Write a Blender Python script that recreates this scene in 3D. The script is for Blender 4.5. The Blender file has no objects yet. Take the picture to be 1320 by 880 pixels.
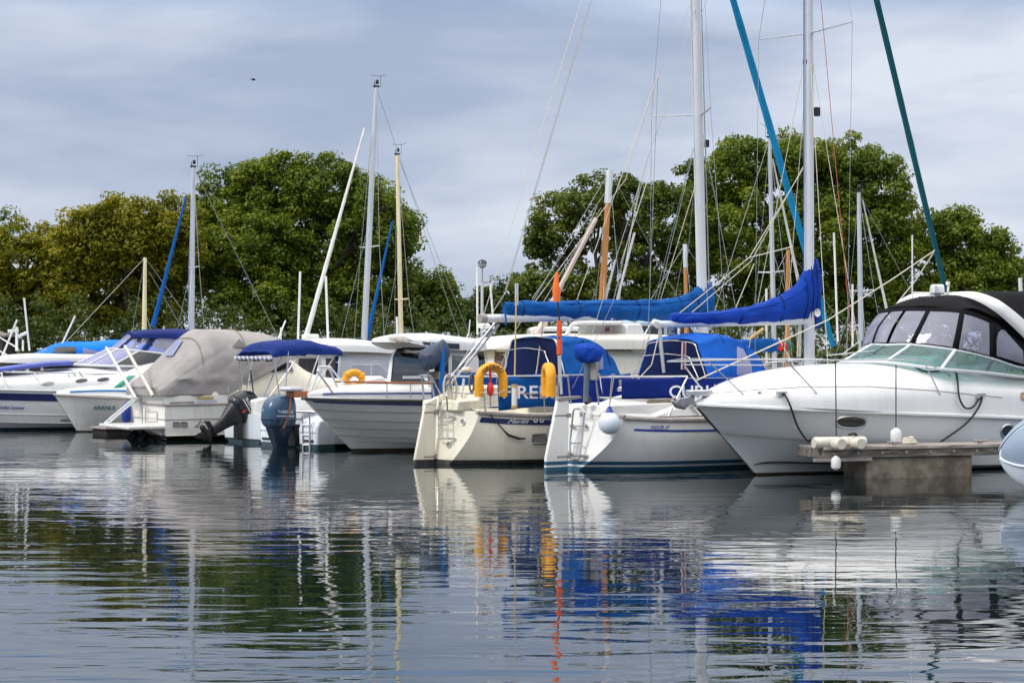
import bpy, bmesh, math, random
import numpy as np
from mathutils import Vector, Matrix, noise
from mathutils.bvhtree import BVHTree
R = math.radians
rnd = random.Random(7)
SC = bpy.context.scene
COL = SC.collection
F = 2600.0          # focal length in photo pixels (1320 wide), horizon on row 450, eye 2 m above the water
EYE = Vector((0, 0, 2.0))

# ------------------------------------------------------------------ materials
MATS = {}
def _new(name):
    m = bpy.data.materials.new(name); m.use_nodes = True
    nt = m.node_tree
    return m, nt, nt.nodes['Principled BSDF']
def mat(name, col, rough=.5, metal=0, var=.12, scale=3.0, stretch=(1, 1, 1), bump=0, bscale=20, bstretch=(1,1,1), spec=.5, sheen=0, bands=None, col2=None, streak=0):
    """Principled surface whose colour wanders with noise; bands = [(z, colour)] are painted stripes by height above the waterline."""
    if name in MATS: return MATS[name]
    m, nt, b = _new(name); N = nt.nodes; L = nt.links
    tc = N.new('ShaderNodeTexCoord')
    mp = N.new('ShaderNodeMapping'); mp.inputs['Scale'].default_value = stretch
    L.new(tc.outputs['Object'], mp.inputs['Vector'])
    nz = N.new('ShaderNodeTexNoise'); nz.inputs['Scale'].default_value = scale; nz.inputs['Detail'].default_value = 5; nz.inputs['Roughness'].default_value = .6
    L.new(mp.outputs[0], nz.inputs['Vector'])
    if bands:
        sx = N.new('ShaderNodeSeparateXYZ'); L.new(tc.outputs['Object'], sx.inputs[0])
        mr = N.new('ShaderNodeMapRange'); mr.inputs['From Min'].default_value = -1; mr.inputs['From Max'].default_value = 3
        L.new(sx.outputs['Z'], mr.inputs['Value'])
        cr = N.new('ShaderNodeValToRGB'); cr.color_ramp.interpolation = 'CONSTANT'
        e = cr.color_ramp.elements
        e[0].position = 0; e[0].color = (*bands[0][1], 1)
        e[1].position = (bands[1][0]+1)/4; e[1].color = (*bands[1][1], 1)
        for z, c in bands[2:]:
            k = e.new((z+1)/4); k.color = (*c, 1)
        L.new(mr.outputs[0], cr.inputs['Fac']); base = cr.outputs['Color']
    else:
        rgb = N.new('ShaderNodeRGB'); rgb.outputs[0].default_value = (*col, 1); base = rgb.outputs[0]
    if col2:
        rr = N.new('ShaderNodeValToRGB'); rr.color_ramp.elements[0].position = .4; rr.color_ramp.elements[1].position = .62
        L.new(nz.outputs['Fac'], rr.inputs['Fac'])
        mx = N.new('ShaderNodeMixRGB'); L.new(rr.outputs['Color'], mx.inputs['Fac']); L.new(base, mx.inputs['Color1']); mx.inputs['Color2'].default_value = (*col2, 1)
        base = mx.outputs[0]
    mr2 = N.new('ShaderNodeMapRange'); mr2.inputs['From Min'].default_value = .3; mr2.inputs['From Max'].default_value = .7
    mr2.inputs['To Min'].default_value = 1-var; mr2.inputs['To Max'].default_value = 1+var*.6
    L.new(nz.outputs['Fac'], mr2.inputs['Value'])
    mul = N.new('ShaderNodeMixRGB'); mul.blend_type = 'MULTIPLY'; mul.inputs['Fac'].default_value = 1
    L.new(base, mul.inputs['Color1']); L.new(mr2.outputs[0], mul.inputs['Color2'])
    out = mul.outputs[0]
    if streak:      # rain runs and grime: fine vertical stains
        mp3 = N.new('ShaderNodeMapping'); mp3.inputs['Scale'].default_value = (9, 9, .7); L.new(tc.outputs['Object'], mp3.inputs['Vector'])
        n3 = N.new('ShaderNodeTexNoise'); n3.inputs['Scale'].default_value = 1.2; n3.inputs['Detail'].default_value = 6; L.new(mp3.outputs[0], n3.inputs['Vector'])
        r3 = N.new('ShaderNodeMapRange'); r3.inputs['From Min'].default_value = .5; r3.inputs['From Max'].default_value = .8; r3.inputs['To Max'].default_value = streak
        L.new(n3.outputs['Fac'], r3.inputs['Value'])
        m3 = N.new('ShaderNodeMixRGB'); L.new(r3.outputs[0], m3.inputs['Fac']); L.new(out, m3.inputs['Color1']); m3.inputs['Color2'].default_value = (.22, .19, .13, 1)
        out = m3.outputs[0]
    if bands:       # scum line and growth creeping up from the water
        s2 = N.new('ShaderNodeMapRange'); s2.inputs['From Min'].default_value = .02; s2.inputs['From Max'].default_value = .34; s2.inputs['To Min'].default_value = .32; s2.inputs['To Max'].default_value = 0
        L.new(sx.outputs['Z'], s2.inputs['Value'])
        mp4 = N.new('ShaderNodeMapping'); mp4.inputs['Scale'].default_value = (3, 3, 2); L.new(tc.outputs['Object'], mp4.inputs['Vector'])
        n4 = N.new('ShaderNodeTexNoise'); n4.inputs['Scale'].default_value = 2; n4.inputs['Detail'].default_value = 7; L.new(mp4.outputs[0], n4.inputs['Vector'])
        m4 = N.new('ShaderNodeMath'); m4.operation = 'MULTIPLY'; L.new(s2.outputs[0], m4.inputs[0]); L.new(n4.outputs['Fac'], m4.inputs[1])
        x4 = N.new('ShaderNodeMixRGB'); L.new(m4.outputs[0], x4.inputs['Fac']); L.new(out, x4.inputs['Color1']); x4.inputs['Color2'].default_value = (.20, .17, .085, 1)
        out = x4.outputs[0]
    L.new(out, b.inputs['Base Color'])
    b.inputs['Roughness'].default_value = rough; b.inputs['Metallic'].default_value = metal
    b.inputs['Specular IOR Level'].default_value = spec
    if sheen: b.inputs['Sheen Weight'].default_value = sheen
    if bump:
        mp2 = N.new('ShaderNodeMapping'); mp2.inputs['Scale'].default_value = bstretch; L.new(tc.outputs['Object'], mp2.inputs['Vector'])
        n2 = N.new('ShaderNodeTexNoise'); n2.inputs['Scale'].default_value = bscale; n2.inputs['Detail'].default_value = 4
        L.new(mp2.outputs[0], n2.inputs['Vector'])
        bp = N.new('ShaderNodeBump'); bp.inputs['Strength'].default_value = bump; bp.inputs['Distance'].default_value = .02
        L.new(n2.outputs['Fac'], bp.inputs['Height']); L.new(bp.outputs[0], b.inputs['Normal'])
    MATS[name] = m
    return m
def clear(name, tint, keep, rough=.04):
    """clear vinyl / tinted glass: part see-through, part glossy and milky"""
    if name in MATS: return MATS[name]
    m, nt, b = _new(name); N = nt.nodes; L = nt.links
    tr = N.new('ShaderNodeBsdfTransparent'); tr.inputs['Color'].default_value = (*tint, 1)
    mx = N.new('ShaderNodeMixShader')
    nz = N.new('ShaderNodeTexNoise'); nz.inputs['Scale'].default_value = 1.7; nz.inputs['Detail'].default_value = 3
    tc = N.new('ShaderNodeTexCoord'); L.new(tc.outputs['Object'], nz.inputs['Vector'])
    mr = N.new('ShaderNodeMapRange'); mr.inputs['To Min'].default_value = keep-.14; mr.inputs['To Max'].default_value = keep+.14
    L.new(nz.outputs['Fac'], mr.inputs['Value']); L.new(mr.outputs[0], mx.inputs['Fac'])
    b.inputs['Base Color'].default_value = (*[c*.75 for c in tint], 1); b.inputs['Roughness'].default_value = rough
    b.inputs['Specular IOR Level'].default_value = .8
    bp = N.new('ShaderNodeBump'); bp.inputs['Strength'].default_value = .25; bp.inputs['Distance'].default_value = .03; n5 = N.new('ShaderNodeTexNoise'); n5.inputs['Scale'].default_value = 3.2; n5.inputs['Distortion'].default_value = 1.2; L.new(tc.outputs['Object'], n5.inputs['Vector']); L.new(n5.outputs['Fac'], bp.inputs['Height']); L.new(bp.outputs[0], b.inputs['Normal'])
    L.new(tr.outputs[0], mx.inputs[1]); L.new(b.outputs[0], mx.inputs[2])
    L.new(mx.outputs[0], N['Material Output'].inputs['Surface'])
    MATS[name] = m
    return m

M = {}
M['gel'] = mat('white gelcoat', (.75, .75, .73), .22, var=.07, scale=1.5, streak=.22)
M['gelclean'] = mat('clean white gelcoat', (.74, .74, .73), .2, var=.08, scale=1.4, streak=.12)
M['cream'] = mat('cream gelcoat', (.80, .75, .60), .25, var=.07, scale=1.5, streak=.2)
M['deck'] = mat('deck moulding', (.74, .74, .71), .45, var=.1, scale=4)
M['rub'] = mat('grey rubbing strake', (.30, .27, .25), .5, var=.25, scale=6)
M['alu'] = mat('anodised aluminium', (.62, .64, .66), .35, .55, var=.12, scale=1.3, stretch=(4, 4, .5))
M['mastw'] = mat('white painted spar', (.62, .64, .66), .35, .1, var=.1, scale=1.2, stretch=(4, 4, .5))
M['cspar'] = mat('cream spar', (.72, .64, .40), .4, var=.12, scale=2, stretch=(6, 6, .5))
M['wood'] = mat('varnished spruce', (.50, .22, .06), .35, var=.25, scale=3, stretch=(14, 14, .6))
M['teak'] = mat('teak', (.36, .13, .045), .5, var=.3, scale=4, stretch=(1, 12, 12))
M['steel'] = mat('stainless steel', (.60, .60, .60), .22, .9, var=.1, scale=5)
M['wire'] = mat('rigging wire', (.33, .34, .35), .4, .5, var=.1)
M['rope'] = mat('off white rope', (.62, .57, .47), .85, var=.2, scale=25)
M['ropetan'] = mat('tan rope', (.50, .35, .15), .85, var=.2, scale=25)
M['ropered'] = mat('red rope', (.50, .10, .08), .85, var=.2, scale=25)
M['ropeblk'] = mat('black rope', (.018, .018, .022), .8, var=.2, scale=25)
M['ropeblue'] = mat('blue rope', (.03, .13, .40), .8, var=.2, scale=25)
CV = dict(rough=.8, scale=2.2, bump=.6, bscale=4, spec=.2)
M['blue'] = mat('mid blue canvas', (.002, .085, .32), var=.2, **CV)
M['royal'] = mat('royal blue canvas', (.003, .044, .33), var=.2, **CV)
M['navy'] = mat('navy canvas', (.008, .020, .10), var=.25, **CV)
M['cobalt'] = mat('dodger blue canvas', (.003, .019, .18), var=.2, **CV)
M['teal'] = mat('teal sail cover', (.006, .085, .105), var=.2, **CV)
M['cyan'] = mat('cyan sail cover', (.006, .22, .43), var=.2, **CV)
M['sky'] = mat('bright blue canvas', (.003, .085, .42), var=.2, **CV)
M['green'] = mat('green canvas', (.010, .17, .125), var=.2, **CV)
M['grey'] = mat('taupe canvas', (.31, .292, .285), var=.16, **CV)
M['blackv'] = mat('black canvas', (.009, .009, .011), .9, var=.2, scale=3, spec=.1, bump=.2, bscale=6)
M['sailw'] = mat('white sailcloth', (.70, .69, .66), .7, var=.15, scale=3, bump=.3, bscale=6)
M['glass'] = mat('dark window glass', (.018, .022, .026), .05, var=.3, scale=1.5, spec=.8)
M['brownglass'] = mat('window over brown interior', (.10, .055, .035), .12, var=.5, scale=2.5, spec=.7)
M['greywin'] = mat('grey window cover', (.46, .47, .53), .5, var=.1, scale=2)
M['vinyl'] = clear('clear vinyl', (.66, .67, .82), .42)
M['tint'] = clear('tinted screen', (.34, .58, .56), .28)
M['mauve'] = mat('window with mauve curtain', (.20, .21, .36), .25, var=.25, scale=6, stretch=(6, 6, .6))
M['black'] = mat('black plastic', (.014, .014, .016), .4, var=.2)
M['blackgloss'] = mat('black cowling paint', (.016, .018, .024), .22, var=.2)
M['greyblue'] = mat('grey blue cowling paint', (.040, .088, .155), .25, .15, var=.1)
M['legblue'] = mat('dark blue leg paint', (.012, .026, .055), .35, var=.15)
M['yellow'] = mat('yellow lifebuoy cover', (.80, .36, .012), .6, var=.15, scale=5, bump=.15, bscale=10)
M['orange'] = mat('orange foam', (.75, .095, .012), .7, var=.15, scale=12, bump=.2, bscale=20)
M['orangef'] = mat('orange flag cloth', (.85, .16, .02), .7, var=.15)
M['red'] = mat('red plastic', (.60, .025, .02), .4, var=.15)
M['fender'] = mat('white fender vinyl', (.74, .74, .72), .4, var=.1, scale=4)
M['fendercream'] = mat('weathered white float', (.62, .58, .49), .5, var=.2, scale=6, streak=.3)
M['fenderblue'] = mat('blue fender vinyl', (.010, .045, .28), .4, var=.12)
M['navypaint'] = mat('navy stripe', (.012, .018, .10), .25, var=.1)
M['bluepaint'] = mat('blue stripe', (.012, .05, .32), .3, var=.1)
M['purple'] = mat('violet blue stripe', (.035, .03, .22), .3, var=.1)
M['skypaint'] = mat('light blue stripe', (.03, .20, .50), .3, var=.1)
M['tealpaint'] = mat('teal lettering', (.008, .17, .22), .35, var=.1)
M['lettern'] = mat('dark lettering', (.03, .02, .015), .5)
M['letterw'] = mat('white lettering', (.85, .85, .85), .5)
M['lettergrey'] = mat('grey lettering', (.45, .5, .58), .4)
M['letterblue'] = mat('blue lettering', (.02, .07, .36), .4)
M['conc'] = mat('stained concrete', (.13, .10, .075), .85, var=.5, scale=2.5, bump=.5, bscale=14, col2=(.21, .175, .135), streak=.5)
M['plank'] = mat('weathered planks', (.24, .205, .18), .8, var=.35, scale=2.5, stretch=(1, 10, 10), bump=.4, bscale=10, col2=(.34, .31, .28))
M['sidebeam'] = mat('wet timber beam', (.12, .105, .085), .8, var=.5, scale=3, stretch=(1, 8, 8), bump=.4, bscale=10, col2=(.2, .18, .15))
M['brown'] = mat('tan upholstery', (.42, .25, .13), .7, var=.2)
M['seatw'] = mat('white upholstery', (.75, .75, .74), .5, var=.1)
M['dark'] = mat('dark cabin interior', (.03, .028, .032), .7, var=.5, scale=3)
M['curtain'] = mat('dark red brown curtain', (.075, .06, .065), .9, var=.5, scale=2, stretch=(7, 7, .3))
M['dingrey'] = mat('blue grey tender cover', (.27, .34, .44), .4, var=.08, scale=2)
M['dinwhite'] = mat('pale tender hull', (.72, .78, .86), .25, var=.06)
M['khaki'] = mat('khaki cloth', (.22, .20, .15), .8, var=.3)
M['pink'] = mat('pale pink rope', (.65, .40, .42), .8, var=.1)

# ------------------------------------------------------------------ object helpers
def link(o, parent=None):
    COL.objects.link(o)
    if parent is not None: o.parent = parent
    return o
def tag(o, label=None, cat=None, group=None, kind=None):
    if label: o['label'] = label
    if cat: o['category'] = cat
    if group: o['group'] = group
    if kind: o['kind'] = kind
    return o
class MB:
    def __init__(s): s.v = []; s.f = []; s.m = []
    def add(s, vs, fs, mi=0):
        k = len(s.v); s.v += [Vector(p) for p in vs]
        for f in fs: s.f.append(tuple(i+k for i in f)); s.m.append(mi)
        return s
    def grid(s, G, mi=0, wrap=False, mf=None):
        nu, nv = len(G), len(G[0]); vs = [p for r in G for p in r]; k = len(s.v); s.v += [Vector(p) for p in vs]
        for i in range(nu-1):
            for j in range(nv if wrap else nv-1):
                j2 = (j+1) % nv
                s.f.append((k+i*nv+j, k+i*nv+j2, k+(i+1)*nv+j2, k+(i+1)*nv+j)); s.m.append(mf(i, j) if mf else mi)
        return s
    def cap(s, ring, mi=0):
        return s.add(list(ring), [tuple(range(len(ring)))], mi)
    def box(s, c, d, rz=0, ry=0, mi=0, taper=1):
        M_ = Matrix.Rotation(rz, 3, 'Z') @ Matrix.Rotation(ry, 3, 'Y'); c = Vector(c)
        vs = []
        for z in (-1, 1):
            t = taper if z > 0 else 1
            for x, y in ((-1, -1), (1, -1), (1, 1), (-1, 1)): vs.append(c + M_ @ Vector((x*d[0]/2*t, y*d[1]/2*t, z*d[2]/2)))
        return s.add(vs, [(3, 2, 1, 0), (4, 5, 6, 7), (0, 1, 5, 4), (1, 2, 6, 5), (2, 3, 7, 6), (3, 0, 4, 7)], mi)
    def bar(s, a, b, w, h):
        """square-section bar from a to b"""
        return s.tube([a, b], [max(w, h)/2**.5]*2, 4) if w == h else s.tube([a, b], w/2, 6)
    def tube(s, pts, r, n=8, closed=False, mi=0, caps=True, flat=(1, 1)):
        pts = [Vector(p) for p in pts]; m = len(pts)
        if not hasattr(r, '__len__'): r = [r]*m
        rings = []; up = None
        for i, p in enumerate(pts):
            t = (pts[(i+1) % m]-pts[i-1]) if closed else (pts[min(i+1, m-1)]-pts[max(i-1, 0)])
            if t.length < 1e-9: t = Vector((0, 0, 1))
            t.normalize()
            if up is None:
                up = Vector((0, 0, 1)) if abs(t.z) < .9 else Vector((0, 1, 0))
            a = up - t*up.dot(t)
            if a.length < 1e-6: a = Vector((1, 0, 0)) - t*t.x
            a.normalize(); b = t.cross(a); up = a
            rings.append([p + (a*math.cos(2*math.pi*k/n)*flat[0] + b*math.sin(2*math.pi*k/n)*flat[1])*r[i] for k in range(n)])
        if closed: rings.append(rings[0])
        s.grid(rings, mi, wrap=True)
        if caps and not closed: s.cap(rings[0][::-1], mi); s.cap(rings[-1], mi)
        return s
    def ell(s, c, r, nu=10, nv=16, mi=0):
        c = Vector(c); G = []
        for i in range(nu+1):
            t = math.pi*i/nu - math.pi/2
            G.append([c+Vector((r[0]*math.cos(t)*math.cos(2*math.pi*j/nv), r[1]*math.cos(t)*math.sin(2*math.pi*j/nv), r[2]*math.sin(t))) for j in range(nv)])
        return s.grid(G, mi, wrap=True)
    def lathe(s, c, prof, n=16, axis='Z', mi=0):
        c = Vector(c); G = []
        for r, h in prof:
            ring = []
            for j in range(n):
                a = 2*math.pi*j/n; x, y = r*math.cos(a), r*math.sin(a)
                ring.append(c + (Vector((x, y, h)) if axis == 'Z' else Vector((h, x, y)) if axis == 'X' else Vector((y, h, x))))
            G.append(ring)
        return s.grid(G, mi, wrap=True)
    def prism(s, pts, w, mi=0):
        """outline pts extruded by vector w (both ways half)"""
        w = Vector(w)/2; n = len(pts); a = [Vector(p)-w for p in pts]; b = [Vector(p)+w for p in pts]
        return s.add(a+b, [tuple(range(n-1, -1, -1)), tuple(range(n, 2*n))]+[(i, (i+1) % n, n+(i+1) % n, n+i) for i in range(n)], mi)
    def bvh(s): return BVHTree.FromPolygons([v[:] for v in s.v], s.f)
    def xf(s, fn): s.v = [Vector(fn(v)) for v in s.v]; return s
    def build(s, name, mats, parent=None, angle=35, bevel=0, solid=0, label=None):
        me = bpy.data.meshes.new(name); me.from_pydata([v[:] for v in s.v], [], s.f)
        for m_ in (mats if isinstance(mats, (list, tuple)) else [mats]): me.materials.append(m_)
        me.polygons.foreach_set('material_index', s.m)
        bm = bmesh.new(); bm.from_mesh(me); bmesh.ops.remove_doubles(bm, verts=bm.verts, dist=1e-5); bmesh.ops.recalc_face_normals(bm, faces=bm.faces); bm.to_mesh(me); bm.free()
        me.polygons.foreach_set('use_smooth', [True]*len(me.polygons))
        me.set_sharp_from_angle(angle=R(angle))
        me.validate(); me.update()
        o = link(bpy.data.objects.new(name, me), parent)
        if solid:
            md = o.modifiers.new('solid', 'SOLIDIFY'); md.thickness = solid; md.offset = 0
        if bevel:
            md = o.modifiers.new('bevel', 'BEVEL'); md.width = bevel; md.segments = 2; md.limit_method = 'ANGLE'
        if label: o['label'] = label
        return o

def crom(P, t, lin=False):
    """Catmull-Rom along axis 0 of array P at parameters t (0..m-1)"""
    P = np.asarray(P, float); m = len(P); t = np.clip(np.asarray(t, float), 0, m-1-1e-9)
    i = t.astype(int); f = (t-i).reshape((-1,)+(1,)*(P.ndim-1))
    if lin or m < 3: return P[i]*(1-f)+P[np.minimum(i+1, m-1)]*f
    E = np.concatenate([[2*P[0]-P[1]], P, [2*P[-1]-P[-2]]])
    a, b, c, d = E[i], E[i+1], E[i+2], E[i+3]
    return .5*((2*b)+(c-a)*f+(2*a-5*b+4*c-d)*f**2+(3*b-a-3*c+d)*f**3)
class Loft:
    def __init__(s, rings, lu=False, lv=False): s.A = np.array([[tuple(p) for p in r] for r in rings], float); s.lu = lu; s.lv = lv
    def grid(s, nu, nv):
        m, n = s.A.shape[:2]
        B = crom(s.A, np.linspace(0, m-1, nu), s.lu)
        return np.swapaxes(crom(np.swapaxes(B, 0, 1), np.linspace(0, n-1, nv), s.lv), 0, 1)
    def ev(s, u, v):
        m, n = s.A.shape[:2]
        return Vector(crom(crom(s.A, [u*(m-1)], s.lu)[0], [v*(n-1)], s.lv)[0])
    def ring(s, u, k=60, v0=0, v1=1):
        m, n = s.A.shape[:2]
        return [Vector(p) for p in crom(crom(s.A, [u*(m-1)], s.lu)[0], np.linspace(v0, v1, k)*(n-1), s.lv)]
    def mb(s, nu, nv, caps=(0, 0), mf=None):
        G = s.grid(nu, nv); b = MB().grid(G.tolist(), mf=mf)
        if caps[0]: b.cap([Vector(p) for p in G[0]][::-1])
        if caps[1]: b.cap([Vector(p) for p in G[-1]])
        return b
    def below(s, u, d, side=0):
        """point of ring u that lies d metres below its sheer end (side 0 = starboard end, 1 = port end)"""
        r = s.ring(u, 80, 0, .5) if side == 0 else s.ring(u, 80, 1, .5)
        z0 = r[0].z
        for a, b in zip(r, r[1:]):
            if z0-b.z >= d >= z0-a.z: return a.lerp(b, (d-(z0-a.z))/max(1e-6, a.z-b.z))
        return r[-1]
def arch(x, hw, z0, z1, p=3.0, n=15, lean=0, y0=0):
    """hoop across the boat at x: from starboard base over the top to the port base"""
    out = []
    for k in range(n):
        t = math.pi*k/(n-1); c, s_ = -math.cos(t), math.sin(t)
        q = abs(s_)**(2/p)
        out.append((x+lean*q, y0+hw*math.copysign(abs(c)**(2/p), c), z0+(z1-z0)*q))
    return out
def hood(x, hw, ht, z0, z1):
    """canvas hoop with straight leaning sides and a flattish top"""
    h = [(hw, z0), (hw*.72+ht*.28, z0+(z1-z0)*.38), (ht*1.04, z0+(z1-z0)*.82), (ht*.93, z0+(z1-z0)*.955), (ht*.5, z1), (0, z1+.02)]
    return [(x, -y, z) for y, z in h]+[(x, y, z) for y, z in h[-2::-1]]
def wrinkle(b, amp, sc, seed=0, dirn=None):
    for v in b.v:
        q = Vector((v.x*sc[0], v.y*sc[1], v.z*sc[2]))+Vector((seed, seed*.7, 3.1))
        d = noise.noise_vector(q)*amp+noise.noise_vector(q*2.7+Vector((5, 1, 2)))*amp*.45
        v += d if dirn is None else Vector(dirn)*d.x
    return b

_TX = {}
def textgeo(s, shear=0, bold=0):
    k = (s, shear, bold)
    if k not in _TX:
        c = bpy.data.curves.new('t', 'FONT'); c.body = s; c.shear = shear; c.offset = bold; c.resolution_u = 3; c.fill_mode = 'FRONT'
        o = bpy.data.objects.new('t', c); me = bpy.data.meshes.new_from_object(o)
        v = np.array([tuple(q.co) for q in me.vertices]); f = [tuple(p.vertices) for p in me.polygons]
        v[:, 0] -= v[:, 0].min(); v[:, 1] -= v[:, 1].min()
        w, h = v[:, 0].max(), v[:, 1].max()
        bpy.data.objects.remove(o); bpy.data.curves.remove(c); bpy.data.meshes.remove(me)
        _TX[k] = (v[:, :2]/[w, h], f, w/h)
    return _TX[k]

class Boat:
    """An Empty on the waterline; local x runs forward, y to port, z up"""
    def __init__(s, name, label, cat, X, Y, deg, group=None, z=0):
        s.o = link(bpy.data.objects.new(name, None)); s.o.location = (X, Y, z); s.o.rotation_euler = (0, 0, R(deg))
        tag(s.o, label, cat, group); s.X, s.Y, s.deg = X, Y, deg
        s.Mi = (Matrix.Translation((X, Y, z)) @ Matrix.Rotation(R(deg), 4, 'Z')).inverted()
        s.c = s.Mi @ EYE
    def ray(s, px, py):
        return s.Mi.to_3x3() @ Vector(((px-660)/F, 1, -(py-450)/F))
    def P(s, px, py, y=0):
        d = s.ray(px, py); return s.c+d*((y-s.c.y)/d.y)
    def Q(s, px, py, x=0):
        d = s.ray(px, py); return s.c+d*((x-s.c.x)/d.x)
    def Z(s, px, py, z=0):
        d = s.ray(px, py); return s.c+d*((z-s.c.z)/d.z)
    def hit(s, px, py, bvh, off=.006):
        d = s.ray(px, py).normalized(); h, n, i, dist = bvh.ray_cast(s.c, d)
        if h is None: return None
        if n.dot(d) > 0: n = -n
        return h+n*off
    def w(s, v): return s.Mi.inverted() @ Vector(v)
    def decal(s, name, m, poly, bvh, off=.006, cut=3, parent=None, mirror=False, frame=None, fm=None, fr=.012, label=None):
        """a flat fitting (window, panel, stripe) laid on a surface of the boat"""
        bm = bmesh.new(); vs = [bm.verts.new((x, y, 0)) for x, y in poly]; bm.faces.new(vs)
        bmesh.ops.triangulate(bm, faces=bm.faces); bmesh.ops.subdivide_edges(bm, edges=bm.edges, cuts=cut, use_grid_fill=True)
        last = None; pts = {}
        for v in bm.verts:
            h = s.hit(v.co.x, v.co.y, bvh, off)
            if h is None: pts[v.index] = None; v.tag = True
            else: v.tag = False; v.co = h; last = h
        if last is None: bm.free(); print('MISS', name); return None
        for v in bm.verts:
            if v.tag: v.co = s.P(v.co.x, v.co.y, last.y)
        b = MB(); bm.verts.index_update()
        b.add([v.co.copy() for v in bm.verts], [tuple(q.index for q in f.verts) for f in bm.faces]); bm.free()
        par = parent or s.o
        o = b.build(name, m, par, label=label, angle=60)
        if frame:
            n = len(poly); ring = []
            for i in range(n):
                a, c = poly[i], poly[(i+1) % n]
                for k in range(4):
                    t = k/4; h = s.hit(a[0]+(c[0]-a[0])*t, a[1]+(c[1]-a[1])*t, bvh, off)
                    if h is not None: ring.append(h)
            if len(ring) > 4: MB().tube(ring, fr, 5, closed=True).build(frame, fm or M['steel'], o)
        if mirror:
            c = o.copy(); c.data = o.data.copy(); c.data.transform(Matrix.Scale(-1, 4, (0, 1, 0))); c.data.flip_normals(); link(c, par)
        return o
    def text(s, name, txt, m, quad, bvh=None, off=.012, shear=0, bold=0, parent=None, fn=None):
        v, f, asp = textgeo(txt, shear, bold); pts = []
        for a, c in v:
            if fn: pts.append(fn(a, c)); continue
            tl, tr, br, bl = [Vector(q) for q in quad]
            q = (bl*(1-a)+br*a)*(1-c)+(tl*(1-a)+tr*a)*c
            h = s.hit(q.x, q.y, bvh, off)
            pts.append(h if h is not None else (s.P(q.x, q.y, pts[-1].y) if pts else s.P(q.x, q.y, 0)))
        return MB().add(pts, f).build(name, m, parent or s.o)
    def tube(s, name, pts, r, m, parent=None, n=6, closed=False, label=None):
        return MB().tube(pts, r, n, closed).build(name, m, parent or s.o, label=label)
    def rails(s, name, lists, r, m, parent=None, n=6):
        """one welded rail: several tubes that touch"""
        b = MB()
        for l in lists: b.tube(l, r, n)
        return b.build(name, m, parent or s.o)

def hull_rings(st, bulge=.04, round_=0):
    """stations (x, sheer z, sheer half-beam, waterline half-beam, depth, rake dx/dz) -> rings starboard sheer - keel - port sheer"""
    out = []
    for x, zs, bs, bw, zk, kx in st:
        half = [(bs, zs), (bs*.72+bw*.28+bulge*min(1, bs), zs*.60), (bs*.33+bw*.67+bulge*min(1, bs), zs*.25), (bw, 0), (bw*.6, -zk*.75), (0, -zk)]
        rd = round_ if not out else 0
        r = [(x+kx*z+rd*(y/bs)**2, -y, z) for y, z in half] + [(x+kx*z+rd*(y/bs)**2, y, z) for y, z in half[-2::-1]]
        out.append(r)
    return out
def transom(lf, d, bs, k=24):
    # rounded transom between the two sides of the first station
    r = lf.ring(0, 2*k+1); G = []
    for i in range(k+1):
        a, c = r[i], r[2*k-i]; xc = a.x-d*(a.y/bs)**2
        G.append([Vector((xc+d*(y/bs)**2, y, a.z)) for y in np.linspace(a.y, c.y, 15)])
    return G
def chine_rings(st):
    """stations (x, sheer z, sheer half-beam, chine half-beam, chine z, depth, rake)"""
    out = []
    for x, zs, bs, bc, zc, zk, kx in st:
        half = [(bs, zs), (bs*.62+bc*.38, zc+(zs-zc)*.52), (bc, zc), (bc*.93, zc-.03), (0, -zk)]
        r = [(x+kx*z, -y, z) for y, z in half] + [(x+kx*z, y, z) for y, z in half[-2::-1]]
        out.append(r)
    return out
def strip(loft, d0, d1, u0, u1, k=40, off=.008, sides=(0, 1)):
    b = MB()
    for sd in sides:
        sg = -1 if sd == 0 else 1
        A = []; 
        for i in range(k+1):
            u = u0+(u1-u0)*i/k
            A.append([loft.below(u, d, sd)+Vector((0, sg*off, 0)) for d in np.linspace(d0, d1, 4)])
        b.grid(A)
    return b
def rail_line(loft, d, u0, u1, k=40, off=.01, side=0):
    sg = -1 if side == 0 else 1
    return [loft.below(u0+(u1-u0)*i/k, d, side)+Vector((0, sg*off, 0)) for i in range(k+1)]
def deck_grid(loft, camber=.06, inset=0, dz=-.01, k=30, u0=0, u1=1):
    G = []
    for i in range(k+1):
        r = loft.ring(u0+(u1-u0)*i/k, 3)
        a, c = r[0], r[2]; a = Vector(a); c = Vector(c)
        hw = abs(a.y)
        G.append([Vector((a.x, a.y+(c.y-a.y)*j/8, a.z+dz+camber*min(1, hw)*(1-(2*j/8-1)**2))) for j in range(9)])
    return MB().grid(G)
# ------------------------------------------------------------------ camera, light, sky
cd = bpy.data.cameras.new('camera'); cam = link(bpy.data.objects.new('camera', cd))
cam.location = EYE; cam.rotation_euler = (R(90), 0, 0); cd.sensor_width = 36; cd.lens = F/1320*36; cd.shift_y = 10/1320
cd.clip_end = 5000; SC.camera = cam
SUN_EL, SUN_AZ = R(42), R(-116)      # high cloud, light from the left; azimuth from +Y towards +X
sd = bpy.data.lights.new('sun', 'SUN'); so = link(bpy.data.objects.new('sun', sd)); sd.energy = 1.5; sd.angle = R(12); sd.color = (1, .96, .90)
dirv = Vector((math.sin(SUN_AZ)*math.cos(SUN_EL), math.cos(SUN_AZ)*math.cos(SUN_EL), math.sin(SUN_EL)))
so.rotation_euler = dirv.to_track_quat('Z', 'Y').to_euler()
W = bpy.data.worlds.new('World'); SC.world = W; W.use_nodes = True
N = W.node_tree.nodes; L = W.node_tree.links; bg = N['Background']
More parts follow.
